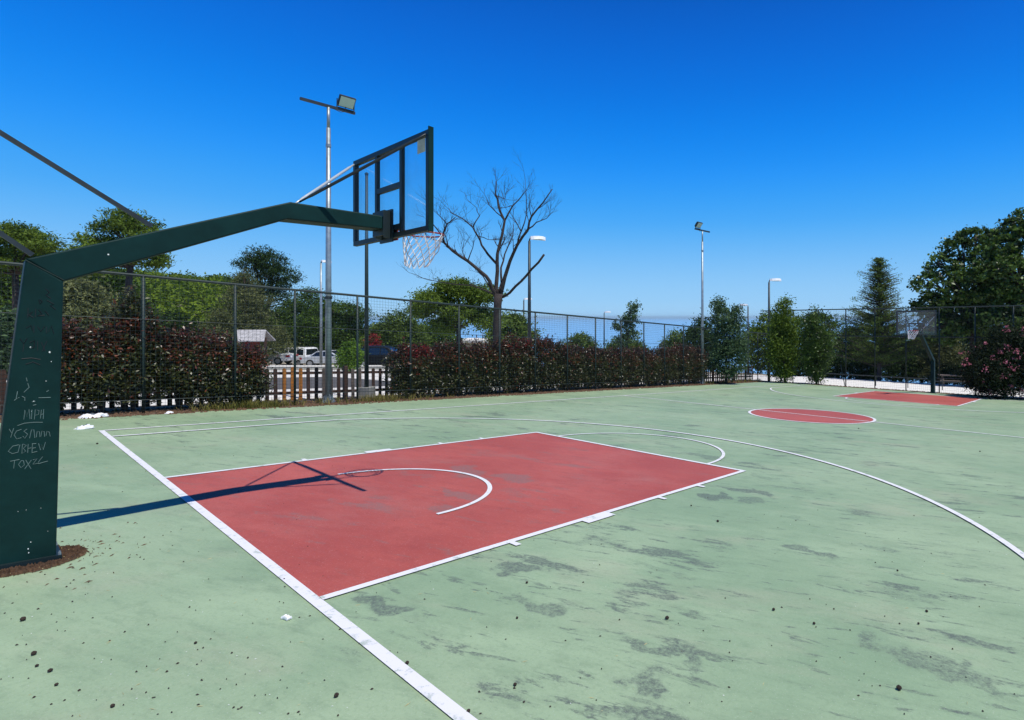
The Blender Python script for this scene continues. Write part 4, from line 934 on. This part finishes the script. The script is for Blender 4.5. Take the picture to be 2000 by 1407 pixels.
# ================================================================ PARKING AREA
lw = thing('low_wall', CW(-28.8, 12), ROTC, 'low grey concrete wall in front of the parked cars', 'wall')
mb = MB(P); mb.box(-29.0, -28.75, -12, 26, -.4, .17); mb.build('wall_face', M['grey_concrete'], lw, 'world')
mb = MB(P); mb.box(-29.03, -28.72, -12, 26, .173, .24); mb.build('coping', M['pale_concrete'], lw, 'world')
def car(label, px, d, ang, body, kind='sedan', dz=0):
    p = at(px, d, dz); t = thing('parked_car', p, ang, label, 'car', 'cars parked behind the low wall')
    if kind == 'sedan':
        low = [(-2.2,.32),(-2.22,.62),(-2.15,.86),(-1.75,.93),(-1.0,.96),(.9,.95),(1.6,.86),(2.1,.70),(2.22,.50),(2.2,.30)]
        top = [(-1.55,.93),(-.95,1.36),(-.4,1.43),(.15,1.42),(1.05,.94)]
        wins = [[(-1.25,.98),(-.88,1.31),(-.42,1.37),(-.35,.98)],[(-.28,.98),(-.34,1.37),(.12,1.36),(.75,.98)]]; rear = (-1.55,-.95,.95,1.35); wh = (-1.38, 1.38); wid = .86
    else:
        low = [(-2.15,.32),(-2.2,.7),(-2.16,1.05),(-.9,1.08),(1.0,1.05),(1.8,.92),(2.15,.72),(2.2,.35)]
        top = [(-2.1,1.05),(-1.95,1.72),(-1.6,1.80),(.1,1.78),(.5,1.66),(1.25,1.06)]
        wins = [[(-1.85,1.12),(-1.75,1.62),(-1.05,1.66),(-1.05,1.12)],[(-.97,1.12),(-.97,1.66),(-.15,1.66),(-.15,1.12)],[(-.07,1.12),(-.07,1.66),(.22,1.62),(.85,1.12)]]; rear = (-2.1,-1.95,1.1,1.68); wh = (-1.35, 1.40); wid = .90
    mb = MB(); mb.prism(low, 'y', -wid, wid)
    n_ = len(top); V = [(x, -wid*.98 if z < 1.1 else -wid*.78, z) for x, z in top]+[(x, wid*.98 if z < 1.1 else wid*.78, z) for x, z in top]
    mb.add(V, [tuple(range(n_))[::-1], tuple(range(n_, 2*n_))]+[(i, i+1, n_+i+1, n_+i) for i in range(n_-1)])
    o = mb.build('body', M[body], t); md = o.modifiers.new('bevel', 'BEVEL'); md.width = .05; md.segments = 3; md.limit_method = 'ANGLE'; md.angle_limit = R(25)
    for wn in wins:
        for q in (-1, 1):
            def sy(z): zt = max(z_ for _, z_ in top); f_ = (z-1.0)/(zt-1.0); return wid*(.985-.20*min(1, max(0, f_)))+.008
            mb = MB(); k_ = len(wn); mb.add([(x, q*sy(z), z) for x, z in wn]+[(x, q*(sy(z)-.03), z) for x, z in wn], [tuple(range(k_)), tuple(range(k_, 2*k_))[::-1]]+[(i, (i+1) % k_, k_+(i+1) % k_, k_+i) for i in range(k_)])
            mb.build('window', M['car_glass'], t)
    for (xa, za), (xb, zb), nm in ((top[0], top[1], 'rear_window'), (top[-1], top[-2], 'windscreen')):
        d0 = np.array([xa, za]); d1 = np.array([xb, zb]); nrm = np.array([-(d1-d0)[1], (d1-d0)[0]]); nrm /= np.linalg.norm(nrm); nrm *= -1 if nm == 'windscreen' else 1
        a_, b_ = d0+(d1-d0)*.12+nrm*.012, d0+(d1-d0)*.92+nrm*.012
        mb = MB(); mb.add([(a_[0], -wid*.84, a_[1]), (a_[0], wid*.84, a_[1]), (b_[0], wid*.70, b_[1]), (b_[0], -wid*.70, b_[1])]+[(a_[0]-nrm[0]*.02, -wid*.84, a_[1]-nrm[1]*.02), (a_[0]-nrm[0]*.02, wid*.84, a_[1]-nrm[1]*.02), (b_[0]-nrm[0]*.02, wid*.70, b_[1]-nrm[1]*.02), (b_[0]-nrm[0]*.02, -wid*.70, b_[1]-nrm[1]*.02)], [(0,1,2,3),(4,7,6,5),(0,4,5,1),(1,5,6,2),(2,6,7,3),(3,7,4,0)])
        mb.build(nm, M['car_glass'], t)
    for x in wh:
        for q in (-1, 1):
            mb = MB(); mb.tube([(x, q*(wid-.20), .33), (x, q*(wid+.015), .33)], .335, 20); wo_ = mb.build('wheel', M['tyre'], t)
            mb = MB(); mb.tube([(x, q*(wid+.01), .33), (x, q*(wid+.025), .33)], .21, 16)
            mb.build('rim', M['alloy'], wo_)
    for q in (-1, 1):
        mb = MB(); z0 = .68 if kind == 'sedan' else .8; mb.box(-2.245, -2.05, min(q*.55, q*(wid+.01)), max(q*.55, q*(wid+.01)), z0, z0+.16); mb.build('tail_light', M['tail_red'], t)
        mb = MB(); mb.box(1.98, 2.235, min(q*.55, q*(wid+.01)), max(q*.55, q*(wid+.01)), .58, .70); mb.build('headlight', M['head_lamp'], t)
    return t
car('silver saloon car parked behind the floodlight pole', 646, 50, R(6), 'car_silver', 'sedan', .06)
car('white estate car parked between the kiosk and silver car', 575, 53, R(168), 'car_white', 'van', -.15)
car('white car with dark windscreen parked beside the notice kiosk', 522, 50, R(185), 'car_white', 'sedan', .06)
car('black van parked right of the bright green bush', 752, 46, R(8), 'car_black', 'van', .1)
# notice kiosk with small shingle roof
p = at(497, 33); kt = thing('notice_kiosk', p, R(4), 'small red brown notice board with a grey shingled roof', 'kiosk')
for q in (-.62, .62):
    mb = MB(); mb.bbox(q-.06, q+.06, -.06, .06, -.1, 1.75, .01); mb.build('post', M['wood_brown'], kt)
mb = MB(); mb.box(-.56, .30, -.03, .03, .55, 1.55); mb.build('board', M['red_board'], kt)
mb = MB()
for q in (-1, 1): mb.add([(-1.0, 0, 2.22), (.65, 0, 2.22), (.90, q*.55, 1.58), (-.60, q*.55, 1.58), (-1.0, 0, 2.16), (.65, 0, 2.16), (.90, q*.55, 1.52), (-.60, q*.55, 1.52)], [(0,1,2,3),(7,6,5,4),(0,4,5,1),(1,5,6,2),(2,6,7,3),(3,7,4,0)])
mb.build('roof', M['shingle'], kt)
# small pale building
p = at(915, 62); bt = thing('building', p, R(-12), 'pale flat roofed building seen between trees behind the dead tree', 'building')
mb = MB(); mb.box(-2.3, 4.0, 0, 5, -.5, 2.65); mb.build('wall', M['plaster'], bt)
mb = MB(); mb.box(-3.2, 4.6, -.9, 5.5, 2.66, 2.95); mb.build('roof', M['pale_concrete'], bt)
for x in (-1.6, .2, 2.0):
    mb = MB(); mb.box(x, x+1.1, -.03, .05, .9, 2.1); f_ = mb.build('window', M['dark_steel'], bt); mb = MB(); mb.box(x+.08, x+1.02, -.045, -.031, .98, 2.02); mb.build('pane', M['car_glass'], f_)

# --- yard behind the far fence: railing, tables, blue shed
rl = thing('railing', CW(-3, 34), ROTC, 'dark metal railing on the pale yard behind the far fence', 'railing')
for k in range(8):
    mb = MB(P); x = -8+1.9*k; mb.tube([(x, 34.5, -.05), (x, 34.5, .62)], .025, 6); mb.build('railing_post', M['dark_steel'], rl, 'world')
mb = MB(P); mb.tube([(-8.1, 34.5, .60), (-1.2, 34.5, .60)], .03, 6); mb.tube([(-1.2, 34.6, .48), (6, 34.6, .48)], .03, 6); mb.build('handrail', M['dark_steel'], rl, 'world')
for px, d, l in ((1862, 37, 'dark picnic table under trees right of the far hoop pole'), (1905, 40, 'second dark picnic table half hidden by the pink bush')):
    p = at(px, d); tt = thing('picnic_table', p, R(-20), l, 'table', 'picnic tables in the yard')
    mb = MB(); mb.box(-.9, .9, -.38, .38, .72, .77); mb.build('tabletop', M['wood_grey'], tt)
    for q in (-1, 1):
        mb = MB(); mb.box(-.9, .9, min(q*.62, q*.88), max(q*.62, q*.88), .43, .47); mb.build('bench', M['wood_grey'], tt)
        mb = MB(); mb.beam((q*.65, -.75, 0), (q*.65, -.2, .72), .06, .05); mb.beam((q*.65, .75, 0), (q*.65, .2, .72), .06, .05); mb.box(q*.65-.03, q*.65+.03, -.85, .85, .36, .425); mb.build('leg', M['wood_grey'], tt)
# ================================================================ SMALL THINGS
# white plastic wrapper and crushed carton near the left corner
def crumple(name, label, cat, x, y, lx, ly, hz, rot, m, seed, m2=None):
    r = np.random.default_rng(seed); n_ = 9
    g = np.linspace(-1, 1, n_); V = []; 
    for b_ in g:
        for a_ in g:
            e = max(0, 1-max(abs(a_), abs(b_))**3)
            V.append((a_*lx*(1+.18*r.uniform(-1, 1)), b_*ly*(1+.18*r.uniform(-1, 1)), .012+hz*e*r.uniform(.35, 1.0)))
    k = len(V); V += [(v[0]*.96, v[1]*.96, .004) for v in V]
    Fs = [(j*n_+i, j*n_+i+1, (j+1)*n_+i+1, (j+1)*n_+i) for j in range(n_-1) for i in range(n_-1)]
    rim_ = list(range(n_))+[j*n_+n_-1 for j in range(1, n_)]+[(n_-1)*n_+i for i in range(n_-2, -1, -1)]+[j*n_ for j in range(n_-2, 0, -1)]
    Fs += [(rim_[i], k+rim_[i], k+rim_[(i+1) % len(rim_)], rim_[(i+1) % len(rim_)]) for i in range(len(rim_))]
    o = link_mesh(name, V, Fs, [m]+([m2] if m2 else []), midx=[1 if (m2 and 26 <= i <= 29 or m2 and 34 <= i <= 36) else 0 for i in range(len(Fs))])
    o.location = CW(x, y, .0); o.rotation_euler = (0, 0, ROTC+rot); tag(o, label, cat); return o
crumple('plastic_bag', 'crumpled white plastic bag lying at the foot of the left hedge', 'litter', -9.85, .12, .16, .22, .10, .25, M['plastic_white'], 3, M['plastic_dark'])
crumple('carton', 'small crushed white carton at the court corner beside the line', 'litter', -7.98, -.17, .07, .12, .09, .2, M['plastic_white'], 8, M['plastic_dark'])
crumple('paper_scrap', 'torn white paper scrap left of the thick baseline', 'litter', 2.60, -.22, .032, .016, .02, .3, M['plastic_white'], 12)
crumple('paper_scrap', 'small white scrap on the leaf litter behind the left sideline', 'litter', -9.8, 1.35, .05, .07, .05, .5, M['plastic_white'], 19)
# pine cones and dry seed pods
def cone(r_, seed):
    r = np.random.default_rng(seed); mb = MB(); prof = []
    n_ = 10
    for k in range(9):
        f_ = k/8; rr_ = r_*math.sin(math.pi*(.08+.86*f_))**.8*(1+(.16 if k % 2 else -.08)); prof.append((max(rr_, .002), f_*2.2*r_))
    V = []; Fs = []
    for i, (a_, z) in enumerate(prof):
        for j in range(n_):
            q = 2*math.pi*(j+.5*(i % 2))/n_; rr_ = a_*(1+.12*r.uniform(-1, 1)); V.append((z-1.1*r_, rr_*math.cos(q), r_*.85+rr_*math.sin(q)*.9))
    for i in range(len(prof)-1):
        for j in range(n_): Fs.append((i*n_+j, i*n_+(j+1) % n_, (i+1)*n_+(j+1) % n_, (i+1)*n_+j))
    Fs += [tuple(range(n_))[::-1], tuple(range((len(prof)-1)*n_, len(prof)*n_))]
    return link_mesh('pine_cone', V, Fs, M['cone_brown'])
cones = [(45,1213,.022),(150,835,.0),(66,1280,.019),(98,1313,.016),(72,1303,.012),(1303,1210,.020),(1402,1020,.020),(1756,1348,.022),(190,868,.022),(382,1258,.012),(657,1362,.018),(795,1298,.016),(1120,841,.0),(1029,1140,.014),
         (1511,1193,.016),(1590,1220,.014),(1350,989,.014),(1677,838,.02),(1914,883,.02),(1010,1209,.012),(1006,1340,.014),(915,1392,.014),(555,1133,.010),(1810,1196,.014),(1794,1220,.012),(1753,1116,.012),(220,1382,.014),(110,1340,.012)]
src = None
def ground_px(px, py):
    # where the ray through (px, py) meets the court: measured debris positions
    d = np.array([(px-PX)/F, 1, (PY-py)/F]); tt_ = -(NN@CAM)/(NN@d); q = CAM+tt_*d; return float(q@EX), float(q@EY)
dead = [c for c in cones if c[2] > 0]
for i, (px, py, r_) in enumerate(dead):
    x, y = ground_px(px, py)
    if src is None:
        src = cone(.02, 1); o = src
        tag(src, 'small dark pine cone lying on the green court paint', 'pine cone', 'pine cones scattered on the court')
    else:
        o = src.copy(); scn.collection.objects.link(o)
    o.location = CW(x, y, .002); o.rotation_euler = (0, 0, random.uniform(0, 6.28)); o.scale = (r_/.02*.6,)*3
# fine litter: seeds, bits of bark (stuff) and straw
def litter(name, label, cat, m, N_, fn, ln0, ln1, asp, hz):
    V = []; Fs = []
    for k in range(N_):
        x, y = fn(); a_ = random.uniform(0, 3.14); l = random.uniform(ln0, ln1); w_ = l*asp*random.uniform(.6, 1.3); c_, s_ = math.cos(a_), math.sin(a_)
        p0 = CW(x, y, .003); q = [np.array([c_*l, s_*l, 0]), np.array([-s_*w_, c_*w_, 0]), np.array([-c_*l, -s_*l, 0]), np.array([s_*w_, -c_*w_, 0])]
        k0 = len(V); top = p0+np.array([0, 0, hz*random.uniform(.6, 1.4)])
        V += [p0+v for v in q]+[top]; Fs += [(k0+i, k0+(i+1) % 4, k0+4) for i in range(4)]
    return tag(link_mesh(name, V, Fs, m), label, cat, kind='stuff')
def near():
    while True:
        px = random.uniform(0, 2000)**1 if random.random() < .55 else random.uniform(0, 700); py = random.uniform(860, 1400)
        if px < 115 and py < 1100: continue
        return ground_px(px, py)
litter('seed_litter', 'tiny dark seeds and bark bits scattered over the court', 'litter', M['cone_brown'], 330, near, .003, .0095, .7, .006)
litter('straw_litter', 'pale dry straw bits scattered over the court', 'litter', M['straw'], 110, near, .006, .022, .10, .002)
litter('straw_litter', 'pale dust flakes on the court surface', 'litter', M['chip'], 90, near, .003, .007, .5, .0015)
def verge():
    return random.uniform(-11.0, -9.62+.12*math.sin(0)), random.uniform(-3, 31)
litter('leaf_litter', 'brown dead leaves along the foot of the left fence', 'leaf litter', M['dry_leaf'], 9000, verge, .015, .05, .55, .03)
def aroundpost():
    a_ = random.uniform(0, 6.28); r_ = random.uniform(.2, 1)**.5
    return .15+.31*r_*math.cos(a_), -1.26+.35*r_*math.sin(a_)
V = []
pb_ = [(.15+(.26+.04*math.sin(3*a_+1)+.03*math.sin(7*a_))*math.cos(a_), -1.26+(.29+.04*math.sin(4*a_)+.03*math.sin(9*a_))*math.sin(a_)) for a_ in np.linspace(0, 2*math.pi, 40, endpoint=False)]
strip('soil_patch', pb_, M['soil'], .006)
litter('needle_litter', 'brown pine needles heaped round the base of the near post', 'leaf litter', M['dry_leaf'], 2600, aroundpost, .010, .035, .10, .022)
litter('needle_litter', 'loose brown needles thinly strewn beyond the post base', 'leaf litter', M['dry_leaf'], 260, lambda: (.15+random.gauss(0, .30), -1.22+random.gauss(0, .30)), .008, .025, .12, .008)
litter('needle_litter', 'pale dry needles mixed in round the near post', 'leaf litter', M['straw'], 160, aroundpost, .010, .03, .10, .014)
def farv():
    return random.uniform(-9.5, 8), random.uniform(30.5, 31.3)
litter('leaf_litter', 'brown dead leaves along the foot of the far fence', 'leaf litter', M['dry_leaf'], 1500, farv, .02, .06, .55, .03)
# dry grass tufts
V = []; Fs = []
for k in range(420):
    y = random.choice((random.gauss(3.0, .45), random.gauss(2.8, .5), random.gauss(6.3, .45), random.uniform(2, 9), random.uniform(24, 31))); x = random.uniform(-10.55, -9.85)
    for j in range(7):
        a_ = random.uniform(0, 6.28); h = random.uniform(.08, .26); ln_ = random.uniform(.05, .18); p0 = CW(x+random.uniform(-.04, .04), y+random.uniform(-.04, .04), -.01)
        e = p0+np.array([math.cos(a_)*ln_, math.sin(a_)*ln_, h]); s_ = np.array([-math.sin(a_), math.cos(a_), 0])*.006; m_ = (p0+e)/2+np.array([0, 0, .03])
        k0 = len(V); V += [p0-s_, p0+s_, m_+s_*.8, m_-s_*.8, e]; Fs += [(k0, k0+1, k0+2, k0+3), (k0+3, k0+2, k0+4)]
tag(link_mesh('dry_grass', V, Fs, M['grass_dry']), 'dry yellow green grass tufts along the picket fence foot', 'grass', kind='stuff')

# ================================================================ AIR
hz = MB(); hz.box(-26000, 26000, -26000, 26000, -48, 24)
ho = hz.build('haze', None); tag(ho, kind='stuff')
hm_ = bpy.data.materials.new('haze'); hm_.use_nodes = True; hn = hm_.node_tree; hn.nodes.remove(hn.nodes['Principled BSDF'])
pv = hn.nodes.new('ShaderNodeVolumePrincipled'); pv.inputs['Density'].default_value = 1e-4; pv.inputs['Color'].default_value = (.62,.86,1.0,1)
hn.links.new(pv.outputs[0], hn.nodes['Material Output'].inputs['Volume']); ho.data.materials.clear(); ho.data.materials.append(hm_)
